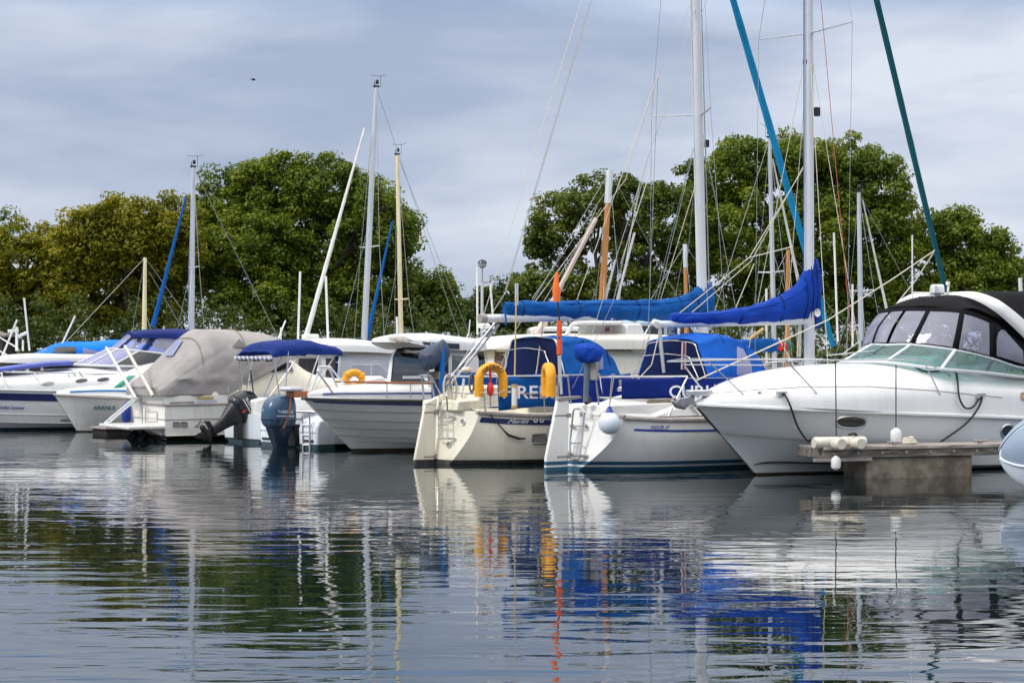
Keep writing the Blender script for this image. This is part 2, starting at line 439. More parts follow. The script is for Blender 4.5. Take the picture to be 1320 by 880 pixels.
st = N.new('ShaderNodeTexSky'); st.sky_type = 'NISHITA'; st.sun_disc = False; st.sun_elevation = SUN_EL; st.sun_rotation = SUN_AZ
tc = N.new('ShaderNodeTexCoord'); mp = N.new('ShaderNodeMapping'); mp.inputs['Scale'].default_value = (2.7, 2.7, 10); mp.inputs['Location'].default_value = (.4, 1.3, .9); mp.inputs['Rotation'].default_value = (0, R(1.5), 0)
L.new(tc.outputs['Generated'], mp.inputs['Vector'])
n1 = N.new('ShaderNodeTexNoise'); n1.inputs['Scale'].default_value = 1.9; n1.inputs['Detail'].default_value = 5; n1.inputs['Roughness'].default_value = .50; n1.inputs['Distortion'].default_value = .15
L.new(mp.outputs[0], n1.inputs['Vector'])
cr = N.new('ShaderNodeValToRGB'); E_ = cr.color_ramp.elements
E_[0].position = .35; E_[0].color = (.325, .385, .515, 1); E_[1].position = .66; E_[1].color = (.62, .655, .745, 1)
e = E_.new(.49); e.color = (.435, .49, .61, 1)
L.new(n1.outputs['Fac'], cr.inputs['Fac'])
sx = N.new('ShaderNodeSeparateXYZ'); L.new(tc.outputs['Generated'], sx.inputs[0])
# cloud deck: brighter towards the zenith, as under a real overcast
br = N.new('ShaderNodeMapRange'); br.inputs['From Min'].default_value = .22; br.inputs['From Max'].default_value = .75; br.inputs['To Min'].default_value = 1.0; br.inputs['To Max'].default_value = 3.0
L.new(sx.outputs['Z'], br.inputs['Value'])
hz = N.new('ShaderNodeMapRange'); hz.inputs['From Min'].default_value = 0; hz.inputs['From Max'].default_value = .05; hz.inputs['To Min'].default_value = .45; hz.inputs['To Max'].default_value = 0
L.new(sx.outputs['Z'], hz.inputs['Value'])
mh = N.new('ShaderNodeMixRGB'); mh.inputs['Color2'].default_value = (.55, .61, .72, 1); L.new(hz.outputs[0], mh.inputs['Fac']); L.new(cr.outputs[0], mh.inputs['Color1'])
wz = N.new('ShaderNodeMapRange'); wz.inputs['From Min'].default_value = .24; wz.inputs['From Max'].default_value = .55; L.new(sx.outputs['Z'], wz.inputs['Value'])
mz = N.new('ShaderNodeMixRGB'); mz.inputs['Color2'].default_value = (.66, .64, .63, 1); L.new(wz.outputs[0], mz.inputs['Fac']); L.new(mh.outputs[0], mz.inputs['Color1']); mh = mz
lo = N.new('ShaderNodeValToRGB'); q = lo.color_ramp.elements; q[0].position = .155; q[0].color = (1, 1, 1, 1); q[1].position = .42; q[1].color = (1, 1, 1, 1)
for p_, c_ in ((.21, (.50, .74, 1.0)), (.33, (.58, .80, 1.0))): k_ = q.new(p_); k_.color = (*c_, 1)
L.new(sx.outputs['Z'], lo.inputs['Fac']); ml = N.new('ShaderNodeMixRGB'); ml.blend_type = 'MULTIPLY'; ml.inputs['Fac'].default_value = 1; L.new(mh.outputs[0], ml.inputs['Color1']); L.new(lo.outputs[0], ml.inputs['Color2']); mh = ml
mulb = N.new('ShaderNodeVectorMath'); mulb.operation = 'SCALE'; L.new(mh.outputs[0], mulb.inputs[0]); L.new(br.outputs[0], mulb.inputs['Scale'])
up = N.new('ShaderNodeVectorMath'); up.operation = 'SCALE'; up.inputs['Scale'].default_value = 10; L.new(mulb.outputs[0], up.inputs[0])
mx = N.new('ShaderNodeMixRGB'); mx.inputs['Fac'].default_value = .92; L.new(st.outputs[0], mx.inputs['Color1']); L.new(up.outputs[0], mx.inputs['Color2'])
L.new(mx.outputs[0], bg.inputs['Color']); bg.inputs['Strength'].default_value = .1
SC.view_settings.view_transform = 'Standard'; SC.view_settings.look = 'None'; SC.view_settings.exposure = .30; SC.view_settings.gamma = 1
SC.cycles.max_bounces = 8; SC.cycles.transparent_max_bounces = 12

# ------------------------------------------------------------------ water and ground
def water_material():
    m, nt, b = _new('marina water'); N = nt.nodes; L = nt.links
    b.inputs['Base Color'].default_value = (.003, .009, .010, 1); b.inputs['Roughness'].default_value = .004; b.inputs['IOR'].default_value = 1.75; b.inputs['Specular IOR Level'].default_value = .5
    tc = N.new('ShaderNodeTexCoord')
    def nz(scale, sc, det, rough=.5, dist=0):
        mp = N.new('ShaderNodeMapping'); mp.inputs['Scale'].default_value = scale; mp.inputs['Rotation'].default_value = (0, 0, R(rnd.uniform(-7, 7))); L.new(tc.outputs['Object'], mp.inputs['Vector'])
        n = N.new('ShaderNodeTexNoise'); n.inputs['Scale'].default_value = sc; n.inputs['Detail'].default_value = det; n.inputs['Roughness'].default_value = rough; n.inputs['Distortion'].default_value = dist
        L.new(mp.outputs[0], n.inputs['Vector']); return n.outputs['Fac']
    def math_(op, a, c):
        n = N.new('ShaderNodeMath'); n.operation = op
        for i, q in enumerate((a, c)):
            if isinstance(q, (int, float)): n.inputs[i].default_value = q
            else: L.new(q, n.inputs[i])
        return n.outputs[0]
    swell = nz((.35, 1, 1), .55, 2, .4)           # long low undulation
    rip = nz((.34, 1, 1), 2.1, 3, .45, .3)         # ripples, crests across the view
    fine = nz((.36, 1, 1), 5.0, 3, .5)
    patch = nz((.5, 1, 1), .13, 2)
    pr = N.new('ShaderNodeMapRange'); pr.inputs['From Min'].default_value = .38; pr.inputs['From Max'].default_value = .62; pr.inputs['To Min'].default_value = .35; pr.inputs['To Max'].default_value = 1.15
    L.new(patch, pr.inputs['Value'])
    h = math_('ADD', math_('MULTIPLY', swell, WSW), math_('MULTIPLY', pr.outputs[0], math_('ADD', math_('MULTIPLY', rip, WRP), math_('MULTIPLY', fine, WFN))))
    bp = N.new('ShaderNodeBump'); bp.inputs['Strength'].default_value = 1; bp.inputs['Distance'].default_value = 1.0
    L.new(h, bp.inputs['Height']); L.new(bp.outputs[0], b.inputs['Normal'])
    return m
WSW, WRP, WFN = .009, .0112, .0011
wm = MB().grid([[(x, y, 0) for x in (-900, -60, 60, 900)] for y in (-200, -5, 75, 90)])
o = wm.build('water', water_material()); o['kind'] = 'structure'

def ground_z(x, y):
    k = min(1, max(0, (y-67.5)/6)); k = k*k*(3-2*k)
    return -.6+1.75*k+.25*noise.noise((x*.08, y*.08, 0))*k+ .0009*max(0, y-90)
gm, nt, b = _new('grassy bank'); Ng = nt.nodes; Lg = nt.links
tcg = Ng.new('ShaderNodeTexCoord'); n_ = Ng.new('ShaderNodeTexNoise'); n_.inputs['Scale'].default_value = .9; n_.inputs['Detail'].default_value = 8; Lg.new(tcg.outputs['Object'], n_.inputs['Vector'])
crg = Ng.new('ShaderNodeValToRGB'); crg.color_ramp.elements[0].position = .38; crg.color_ramp.elements[0].color = (.085, .055, .035, 1); crg.color_ramp.elements[1].position = .6; crg.color_ramp.elements[1].color = (.065, .10, .022, 1)
Lg.new(n_.outputs['Fac'], crg.inputs['Fac']); Lg.new(crg.outputs[0], b.inputs['Base Color']); b.inputs['Roughness'].default_value = .95
ys = list(np.linspace(66, 110, 45))+[130, 170, 260, 500, 900]
xs = [-900, -400, -200, -120, -80]+list(np.linspace(-60, 60, 61))+[80, 120, 200, 400, 900]
o = MB().grid([[(x, y, ground_z(x, y)) for x in xs] for y in ys]).build('ground', gm, angle=180); o['kind'] = 'structure'

# ------------------------------------------------------------------ trees
def leaf_material(name, c0, c1, c2):
    m, nt, b = _new(name); N = nt.nodes; L = nt.links
    ge = N.new('ShaderNodeNewGeometry'); tc = N.new('ShaderNodeTexCoord')
    n = N.new('ShaderNodeTexNoise'); n.inputs['Scale'].default_value = .55; n.inputs['Detail'].default_value = 3; L.new(tc.outputs['Object'], n.inputs['Vector'])
    ad = N.new('ShaderNodeMath'); ad.operation = 'MULTIPLY_ADD'; L.new(ge.outputs['Random Per Island'], ad.inputs[0]); ad.inputs[1].default_value = .45
    L.new(n.outputs['Fac'], ad.inputs[2])
    cr = N.new('ShaderNodeValToRGB'); e = cr.color_ramp.elements; e[0].position = .42; e[0].color = (*c0, 1); e[1].position = .93; e[1].color = (*c2, 1); k = e.new(.66); k.color = (*c1, 1)
    L.new(ad.outputs[0], cr.inputs['Fac']); L.new(cr.outputs[0], b.inputs['Base Color']); b.inputs['Roughness'].default_value = .55; b.inputs['Specular IOR Level'].default_value = .35
    tl = N.new('ShaderNodeBsdfTranslucent'); L.new(cr.outputs[0], tl.inputs['Color']); mx = N.new('ShaderNodeMixShader'); mx.inputs['Fac'].default_value = .38
    L.new(b.outputs[0], mx.inputs[1]); L.new(tl.outputs[0], mx.inputs[2]); L.new(mx.outputs[0], N['Material Output'].inputs['Surface'])
    return m
LEAF = {
 'oak': leaf_material('oak leaves', (.036, .070, .004), (.092, .152, .007), (.21, .25, .014)),
 'olive': leaf_material('olive leaves', (.066, .084, .003), (.165, .172, .006), (.32, .29, .012)),
 'dark': leaf_material('dark leaves', (.030, .056, .004), (.076, .118, .008), (.165, .19, .013)),
 'bush': leaf_material('hedge leaves', (.026, .050, .008), (.060, .095, .014), (.11, .135, .022)),
}
bark = mat('bark', (.055, .042, .032), .9, var=.4, scale=3, stretch=(1, 1, .25), bump=.6, bscale=6)
def leaf_cloud(rg, C, rad, nper, size, up=.5):
    """C (k,3) clump centres; nper leaf quads round each, normals leaning outwards and up"""
    k = len(C); n = k*nper
    d = rg.normal(size=(n, 3)); d /= np.linalg.norm(d, axis=1)[:, None]
    rr = rad*np.repeat(rg.uniform(.6, 1.25, k), nper)*rg.uniform(.25, 1, n)**.6
    c = np.repeat(C, nper, 0)+d*rr[:, None]*[1, 1, .72]
    nrm = d*.7+rg.normal(size=(n, 3))*.55+[0, 0, up]; nrm /= np.linalg.norm(nrm, axis=1)[:, None]
    t = np.cross(nrm, rg.normal(size=(n, 3))); t /= np.linalg.norm(t, axis=1)[:, None]; b = np.cross(nrm, t)
    s = (size*rg.uniform(.6, 1.35, n))[:, None]
    V = np.stack([c-t*s, c+b*s*.55+nrm*s*.12, c+t*s, c-b*s*.55+nrm*s*.12], 1).reshape(-1, 3)
    return V
def leaf_mesh(name, V, m, parent):
    n = len(V)//4; me = bpy.data.meshes.new(name)
    me.vertices.add(len(V)); me.vertices.foreach_set('co', V.ravel()); me.loops.add(len(V)); me.loops.foreach_set('vertex_index', np.arange(len(V), dtype=np.int32))
    me.polygons.add(n); me.polygons.foreach_set('loop_start', np.arange(0, len(V), 4, dtype=np.int32)); me.polygons.foreach_set('loop_total', np.full(n, 4, np.int32))
    me.materials.append(m); me.update(calc_edges=True)
    return link(bpy.data.objects.new(name, me), parent)
def wpt(px, py, Y): return Vector(((px-660)/F*Y, Y, 2-(py-450)/F*Y))
def tree(name, label, Y, pxb, lobes, leaf, seed, nclump=88, nper=170, size=.082, rad=.5, group='trees along the far bank', trunk=.26, depth=.8, sparse=()):
    """lobes: (px, py, rx, ry) crown masses as seen, each given a depth of its own"""
    rg = np.random.default_rng(seed)
    bx = (pxb-660)/F*Y; bz = ground_z(bx, Y)
    root = link(bpy.data.objects.new(name, None)); root.location = (bx, Y, bz); tag(root, label, 'tree', group)
    Cs = []; tr = MB(); ends = []
    for li, (px, py, rx, ry) in enumerate(lobes):
        k = Y/F; c = wpt(px, py, Y)-root.location; rx *= k; ry *= k; rd = (rx+ry)/2*depth
        dy = rg.uniform(-1.2, 1.2); n = int(nclump*(.5 if li in sparse else 1)*max(.35, (rx*ry)/3.2))
        d = rg.normal(size=(n, 3)); d /= np.linalg.norm(d, axis=1)[:, None]
        rr = rg.uniform(.3, 1.04, n)[:, None]**.7
        Cs.append(np.array(c)[None]+[0, dy, 0]+d*rr*[rx, rd, ry])
        ends.append((c+Vector((0, dy, 0)), min(rx, ry)))
    C = np.concatenate(Cs)
    keep = C[:, 2] > .25
    V = leaf_cloud(rg, C[keep], rad, nper, size)
    leaf_mesh('crown', V, LEAF[leaf], root)
    H = max(e[0].z for e in ends); fork = H*.3
    wob = lambda s: Vector((rg.normal()*s, rg.normal()*s, 0))
    top = Vector((0, 0, fork))+wob(.15)
    tr.tube([(0, 0, -.3), (0.03, 0, .3), Vector((0, 0, fork*.5))+wob(.08), top], [trunk*1.5, trunk*1.1, trunk*.95, trunk*.85], 10)
    for e, r in ends:
        mid = top.lerp(e, .5)+wob(.3)+Vector((0, 0, .25)); k = trunk*min(.62, .25+.2*r)
        tr.tube([top-Vector((0, 0, .2)), top.lerp(mid, .5)+wob(.1), mid, mid.lerp(e, .6)+wob(.2), e+Vector((0, 0, r*.5))], [k, k*.85, k*.65, k*.4, k*.12], 6)
        for q in range(3):
            f = e+Vector((rg.uniform(-.8, .8)*r, rg.uniform(-.8, .8)*r, rg.uniform(-.6, .6)*r)); tr.tube([mid, mid.lerp(f, .5)+wob(.2), f], [k*.4, k*.28, k*.06], 5)
    tr.build('trunk', bark, root)
    return root
tree('oak_tree', 'broad olive and yellow green tree at the very left edge of the bank', 82, 40, [(-30, 345, 50, 55), (35, 335, 62, 50), (85, 385, 62, 50), (15, 395, 60, 40), (78, 325, 40, 40)], 'olive', 1)
tree('oak_tree', 'olive and yellow green tree between the yellow wooden mast and the big round oak', 81, 165, [(122, 308, 52, 52), (168, 300, 52, 48), (222, 305, 46, 52), (140, 372, 66, 52), (205, 375, 50, 45), (190, 330, 55, 45)], 'olive', 2)
tree('twiggy_tree', 'small bare topped grey green tree far off at the top left of the bank', 104, 14, [(10, 292, 22, 20), (26, 300, 14, 16), (14, 325, 24, 22)], 'dark', 3, nclump=26, nper=60, size=.09, rad=.5, trunk=.15)
tree('oak_tree', 'huge round deep green oak behind the three left masts, the tallest left of the gap', 83, 378,
     [(300, 262, 56, 50), (365, 240, 66, 45), (428, 246, 58, 48), (482, 286, 48, 46), (512, 300, 34, 36), (328, 322, 72, 56), (408, 326, 78, 66), (488, 356, 50, 48), (272, 330, 42, 66), (350, 392, 76, 38), (440, 395, 70, 36)], 'oak', 4)
tree('birch_tree', 'smaller green tree on the right flank of the huge round oak', 84, 552, [(545, 368, 36, 32), (572, 388, 26, 34), (522, 392, 30, 30), (556, 408, 40, 22)], 'oak', 5, trunk=.16)
tree('oak_tree', 'dark open crowned tree with sky showing through behind the long blue boom cover', 83, 775,
     [(716, 284, 38, 30), (765, 262, 46, 34), (818, 262, 48, 38), (858, 285, 38, 45), (700, 312, 25, 18), (722, 345, 40, 28), (785, 318, 60, 42), (838, 340, 52, 46), (694, 372, 30, 18), (770, 378, 60, 30), (850, 395, 50, 28)], 'dark', 6, nclump=66, nper=150, rad=.46, sparse=(5, 6))
tree('oak_tree', 'tall bright green oak behind the two silver yacht masts, highest on the right', 84, 1030,
     [(912, 246, 46, 50), (958, 214, 48, 38), (1022, 208, 54, 38), (1082, 214, 54, 42), (1126, 246, 44, 48), (1150, 306, 32, 60), (905, 325, 46, 56), (972, 306, 70, 66), (1060, 306, 80, 76), (1120, 370, 58, 46), (980, 388, 70, 38), (1050, 395, 60, 34)], 'oak', 7)
tree('oak_tree', 'lower green tree behind the dark teal rolled jib near the cruiser roof', 86, 1232, [(1192, 312, 30, 38), (1236, 306, 42, 36), (1276, 342, 38, 46), (1222, 368, 58, 40), (1300, 380, 32, 36), (1170, 390, 34, 30)], 'oak', 8)
tree('pine_tree', 'dark distant tree cut by the right edge of the picture', 118, 1335, [(1332, 336, 24, 30), (1326, 370, 26, 26), (1345, 395, 40, 24)], 'dark', 9, nclump=40)
for px, ry, lab, sd in ((602, 24, 'low hedge bush beside the globe lamp post', 21), (628, 30, 'low hedge bush with bare twigs in the gap of sky', 22), (656, 40, 'taller hedge bush just left of the open crowned tree', 23), (678, 34, 'hedge bush at the foot of the open crowned tree', 24)):
    tree('hedge_bush', lab, 88, px, [(px, 424-ry*1.1, 24, ry*.7), (px-8, 424-ry*.4, 22, ry*.6), (px+9, 424-ry*.5, 20, ry*.6)], 'bush', sd, nclump=70, nper=80, size=.09, rad=.4, trunk=.05, group='hedge bushes in the gap between the trees')
rg = np.random.default_rng(40)
Cu = []
for x in np.arange(-40, 46, .42):
    y = rg.uniform(77, 80); k = rg.uniform(.35, 1.0) if not (-2.6 < x < 5.5) else rg.uniform(.40, .62)
    Cu += [(x+rg.normal()*.3, y+rg.normal()*.4, ground_z(x, y)+h) for h in np.arange(.1, .5+(2.4 if -24 < x < 27 else 4)*k, .28)]
for x in np.arange(-34, 38, .5):
    px = 660+x/92*F
    if 560 < px < 700: continue
    y = 92+rg.normal()*1.2; k = rg.uniform(2.2, 4.2)
    Cu += [(x+rg.normal()*.5, y+rg.normal()*.6, ground_z(x, y)+h) for h in np.arange(.3, k, .45)]
o = leaf_mesh('undergrowth', leaf_cloud(rg, np.array(Cu), .42, 55, .085), LEAF['bush'], None); o['kind'] = 'stuff'; o['label'] = 'rough bramble undergrowth along the bank'
# ------------------------------------------------------------------ yacht helpers
def spar(b, name, px0, py0, px1, py1, r0, r1, m, y=0, flat=(1.35, 1), ext=0, parent=None):
    a, c = b.P(px0, py0, y), b.P(px1, py1, y); c = c+(c-a)*ext
    return MB().tube([a, a.lerp(c, .33), a.lerp(c, .66), c], [r0, r0, (r0+r1)/2, r1], 12, flat=(1, 1)).xf(lambda v: v).build(name, m, parent or b.o), a, c
def rolled(b, name, p0, p1, r, m, parent=None, seed=0, belly=1.0, big=False):
    """sail rolled round its stay: swells in the middle, twisted wraps"""
    p0, p1 = Vector(p0), Vector(p1); n = 26; pts = []; rr = []
    for i in range(n+1):
        t = i/n; pts.append(p0.lerp(p1, t)); rr.append(r*(.55+.75*math.sin(math.pi*min(1, .12+t*.8))**.7*belly*.7)*(1+.05*math.sin(t*70)) if big else r*(1.12-.72*t)*(1+.05*math.sin(t*60)))
    return MB().tube(pts, rr, 9).build(name, m, parent or b.o)
def cover(b, name, secs, m, y=0, amp=.02, seed=0):
    """sail cover traced as (px, py top, py bottom, half width) sections along the boom"""
    rings = []
    for px, t, bt, hw in secs:
        p, q = b.P(px, t, y), b.P(px, bt, y); c = (p+q)/2; h = (p.z-q.z)/2
        rings.append([(c.x, c.y+hw*math.sin(a)*(1 if math.cos(a) > -.3 else .8), c.z+h*math.cos(a)) for a in np.linspace(0, 2*math.pi, 15)])
    lf = Loft(rings); mb = lf.mb(len(secs)*14, 44, (1, 1)); wrinkle(mb, amp*1.5, (3.2, 7, 7), seed)
    o = mb.build(name, m, b.o, angle=60)
    for u in (.16, .30, .44, .58, .71, .82):      # lacing straps
        r = lf.ring(u, 24); c = sum(r, Vector())/24
        MB().tube([c+(p-c)*1.05+Vector((0, 0, 0)) for p in r[:-1]], .009, 5, closed=True).build('strap', M['navy'], o)
    r = [lf.ev(u, .86) for u in np.linspace(.05, .9, 40)]
    MB().tube(r, .012, 5).build('seam', m, o)
    return o
def wires(b, name, segs, r=.006, m=None, parent=None):
    for a, c in segs: MB().tube([a, c], r, 4).build(name, m or M['wire'], parent or b.o)
def coil(b, name, c, h, w, m=None):
    """hank of rope hung over a rail"""
    c = Vector(c); mb = MB()
    for k in range(4):
        ww = w*(1-.12*k); mb.tube([c+Vector((math.sin(t)*ww/2+.012*k, (k-1.5)*.02, -h/2+math.cos(t)*h/2*(1-.05*k))) for t in np.linspace(0, 2*math.pi, 22)], .012, 5, closed=True)
    return mb.build(name, m or M['rope'], b.o)

# ================================================================== A sloop, cream hull, yellow horseshoe (left of the two)
b = H = Boat('sailing_yacht', 'cream sloop with a navy side stripe, transom ladder and long mid blue boom cover', 'sailboat', -1.36, 35.35, 35, group='sailing yachts moored stern out')
cr_band = [(-1, (.012, .014, .03)), (.075, (.80, .75, .61)), (2.9, (.8, .75, .6))]
mh_ = mat('cream hull with dark boot', (.8, .75, .6), .22, var=.06, scale=1.2, bands=cr_band, streak=.18)
lf = Loft(hull_rings([(0, .93, .88, .40, .16, .16), (1.3, .87, 1.26, 1.02, .4, .1), (3.5, .86, 1.40, 1.28, .6, .03), (6, .93, 1.26, 1.06, .6, .05), (7.9, 1.04, .78, .5, .5, .22), (8.8, 1.13, .30, .12, .35, .5), (9.15, 1.17, .05, .02, .15, .6)], round_=.22))
hb = lf.mb(60, 49); hb.grid(transom(lf, .22, .88)); hbv = hb.bvh(); hull = hb.build('hull', mh_, b.o, angle=30)
deck_grid(lf, .10).build('deck', M['cream'], b.o)
MB().tube(rail_line(lf, .03, 0, 1, off=.02), .035, 6).tube(rail_line(lf, .03, 0, 1, off=.02, side=1), .035, 6).tube([lf.ev(0, 0)+Vector((-.01, 0, -.03)), lf.ev(0, 0).lerp(lf.ev(0, 1), .5)+Vector((-.02, 0, -.01)), lf.ev(0, 1)+Vector((-.01, 0, -.03))], .035, 6).build('rubbing_strake', M['rub'], b.o)
st_ = strip(lf, .10, .19, .008, .93).build('side_stripe', M['navypaint'], b.o)
b.text('lettering', 'Merlin', M['letterw'], [(656, 540), (682, 540), (680, 545.4), (654, 545.4)], hbv, .016, .35, parent=st_)
for px in (690, 698):
    b.decal('stripe_roundel', M['letterw'], [(px+3.0*math.cos(t), 541.5+3.0*math.sin(t)) for t in np.linspace(0, 2*math.pi, 10)[:-1]], hbv, .014, 1, parent=st_)
    b.decal('stripe_roundel', M['navypaint'], [(px+1.2*math.cos(t), 541.5+1.2*math.sin(t)) for t in np.linspace(0, 2*math.pi, 8)[:-1]], hbv, .018, 1, parent=st_)
b.decal('hull_window', M['rub'], [(686, 560), (703, 559), (703, 571), (686, 571)], hbv, .012, 1, frame='frame', fr=.022)
# rudder hung on the transom
y0 = 0
rud = MB().prism([b.P(547, 519), b.P(561, 516), b.P(561.5, 522), b.P(560.5, 596)+Vector((-.03, 0, -.45)), b.P(533, 598)+Vector((0, 0, -.45)), b.P(533.5, 592)], (0, .07, 0)).build('rudder', mh_, b.o, bevel=.02)
MB().prism([b.P(546, 520), b.P(561, 512), b.P(572, 507), b.P(570, 516), b.P(560, 522)], (0, .10, 0)).build('rudder_head', M['cream'], rud, bevel=.015)
for py in (531, 588):
    p = b.P(561, py); MB().box(p+Vector((.0, 0, 0)), (.10, .12, .085)).box(p+Vector((-.15, 0, 0)), (.20, .085, .03)).build('hinge', M['rub'], rud, bevel=.008)
# stern ladder folded on the transom
def trl(px, py, d):
    h = b.hit(px, py, hbv, 0); return b.Q(px, py, (h.x if h else .1)-d)
def tr(px, py, off=.03): return b.hit(px, py, hbv, off) or b.P(px, py, -.2)
lad = b.rails('boarding_ladder', [[trl(565, 510, .12), trl(564.5, 530, .10), trl(564.5, 565, .10)], [trl(576, 511, .12), trl(577, 530, .10), trl(577, 565, .10)], [trl(565, 510, .12), trl(568, 507, .14), trl(573, 507, .14), trl(576, 511, .12)]], .016, M['steel'])
for py in (529, 538, 547.5, 565): b.tube('rung', [trl(565, py, .10), trl(577, py, .10)], .013, M['steel'], lad)
for py in (538, 565): b.tube('bracket', [trl(572, py, .09), trl(587, py, .02)], .015, M['steel'], lad)
for px, py in ((597, 544), (579, 573)): b.decal('skin_fitting', M['rub'], [(px+2.6*math.cos(t), py+3.4*math.sin(t)) for t in np.linspace(0, 2*math.pi, 9)[:-1]], hbv, .012, 1, frame='ring', fr=.012)
# aft deck: coaming, lockers, cockpit sides
MB().prism([(.10, 0, .93), (.12, 0, 1.10), (.55, 0, 1.12), (.62, 0, 1.34), (1.35, 0, 1.36), (1.40, 0, .9)], (0, 1.15, 0)).build('aft_locker', M['cream'], b.o, bevel=.02)
MB().prism([(1.3, 0, .86), (1.3, 0, 1.15), (3.6, 0, 1.22), (3.6, 0, .86)], (0, 2.0, 0)).build('cockpit_coaming', M['cream'], b.o, bevel=.03)
cl = Loft([arch(3.3, .95, .86, 1.30, 4), arch(4.6, .98, .86, 1.36, 4), arch(6.2, .85, .9, 1.30, 4), arch(7.3, .5, .98, 1.12, 4)]); cl.mb(20, 30, (1, 1)).build('coachroof', M['cream'], b.o)
# pushpit, pulpit and lifelines
ZR = 1.53
P_ = lambda x, y, z: Vector((x, y, z))
pp = [[P_(.15, .35, ZR), P_(.16, .75, ZR), P_(.40, .98, ZR), P_(1.5, 1.18, ZR)], [P_(.15, -.25, ZR), P_(.16, -.75, ZR), P_(.40, -.98, ZR), P_(1.5, -1.18, ZR)],
      [P_(.15, -.25, ZR), P_(.25, -.25, .95)], [P_(.15, .35, ZR), P_(.25, .35, .95)], [P_(.35, -.96, ZR), P_(.42, -.98, .93)], [P_(.35, .96, ZR), P_(.42, .98, .93)], [P_(1.5, -1.18, ZR), P_(1.5, -1.22, .88)], [P_(1.5, 1.18, ZR), P_(1.5, 1.22, .88)],
      [P_(.18, -.25, 1.24), P_(.18, -.75, 1.24), P_(.42, -.97, 1.24), P_(1.5, -1.19, 1.22)], [P_(.15, .35, ZR), P_(.5, .33, .95)]]
b.rails('pushpit', pp, .016, M['steel'])
for sg in (-1, 1):
    for z in (1.5, 1.2): b.tube('lifeline', [P_(1.5, sg*1.2, z), P_(4, sg*1.36, z), P_(6.2, sg*1.2, z+.05), P_(8.3, sg*.5, z+.2)], .006, M['wire'])
    for x, y, z in ((2.9, 1.34, .87), (4.4, 1.36, .87), (6.2, 1.2, .93)): b.tube('stanchion', [P_(x, sg*y, z), P_(x, sg*y, z+.64)], .012, M['steel'])
b.rails('pulpit', [[P_(8.2, -.5, 1.72), P_(9.0, -.25, 1.78), P_(9.3, 0, 1.8), P_(9.0, .25, 1.78), P_(8.2, .5, 1.72)], [P_(8.2, -.5, 1.72), P_(8.2, -.52, 1.08)], [P_(8.2, .5, 1.72), P_(8.2, .52, 1.08)], [P_(9.0, -.25, 1.78), P_(8.9, -.2, 1.14)], [P_(9.0, .25, 1.78), P_(8.9, .2, 1.14)]], .016, M['steel'])
# dodger cloths with the boat's name
for sg in (-1, 1):
    G = [[P_(x, sg*(1.10+.10*(x-.75)*.8-.02), z-.03*math.sin(x*3.1)) for z in np.linspace(.97, 1.54, 7)] for x in np.linspace(.62, 3.35, 24)]
    db = wrinkle(MB().grid(G), .012, (3, 3, 3), sg); dbv = db.bvh(); dg_ = db.build('dodger_cloth', M['blue'], b.o, solid=.008)
    if sg < 0: b.text('lettering', 'FIREBIRD', M['letterw'], [(648, 497), (749, 497), (749, 513.5), (648, 513.5)], dbv, .012, 0, .012, parent=dg_)
G = [[P_(x, .30+.35*t, 1.50-.5*t*.2-.05*math.sin(t*5)) for t in np.linspace(-1, 1.6, 9)] for x in (.55, .62)]
# sprayhood: mid blue outside, shade inside put in by a navy sheet
sh = Loft([hood(2.15, 1.0, .70, 1.26, 2.20), hood(2.55, 1.02, .74, 1.26, 2.22), hood(3.0, 1.0, .74, 1.24, 2.17), hood(3.35, .97, .74, 1.25, 1.90), hood(3.55, .95, .8, 1.25, 1.42)])
sb = sh.mb(44, 60); wrinkle(sb, .024, (4, 4, 4), 4); sbv = sb.bvh(); so_ = sb.build('sprayhood', [M['blue']], b.o, solid=.014, angle=60)
b.decal('window', M['vinyl'], [(763, 447), (770, 449), (776, 462), (777, 476), (760, 477)], sbv, .02, 2, so_)
MB().tube(Loft([hood(2.13, 1.01, .71, 1.25, 2.21)]*2).ring(0, 40), .012, 7).build('hoop', M['steel'], so_)
MB().tube(Loft([hood(1.95, .94, .62, 1.3, 2.0)]*2).ring(0, 40), .008, 7).build('hoop', M['steel'], so_)
MB().grid([[Vector(p)*k+Vector((2.9, 0, 1.25))*(1-k) for p in Loft([hood(2.17, .985, .69, 1.25, 2.18)]*2).ring(0, 30)] for k in (1, .8, .5, .05)]).build('sprayhood_shade_sheet', M['navy'], so_, solid=.01)  # navy sheet added across the opening to darken the hood's inside
for u in (.33, .66): MB().tube([sh.ev(u, v)+Vector((0, 0, .008)) for v in np.linspace(.01, .99, 40)], .011, 5).build('seam', M['navy'], so_)
# spars
ms, m0, m1 = spar(b, 'mast', 906.5, 452, 896, 0, .10, .085, M['mastw'], ext=.92)
b.tube('mast_track', [m0+Vector((-.11, 0, 1.2)), m0.lerp(m1, .5)+Vector((-.10, 0, 0)), m1+Vector((-.09, 0, 0))], .018, M['alu'], ms)
b.tube('halyard', [m0+Vector((.13, -.05, .4)), m1+Vector((.10, -.03, 0))], .007, M['rope'], ms)
b.tube('halyard', [m0+Vector((.10, -.10, .4)), m1+Vector((.08, -.05, 0))], .007, M['wire'], ms)
q = b.P(903, 148)
tips = {}
for sg in (-1, 1):
    t_ = q+Vector((-.50, sg*.88, .02)); tips[sg] = t_
    MB().tube([q+Vector((0, sg*.05, 0)), t_], [.03, .022], 6, flat=(.5, 1)).build('spreader', M['alu'], ms)
    wires(b, 'shroud', [(t_, Vector((5.8, sg*1.22, .95))), (t_, m1), (q+Vector((0, 0, -.1)), Vector((5.3, sg*1.24, .93))), (q+Vector((0, 0, -.1)), Vector((6.4, sg*1.18, .97)))], .0062)
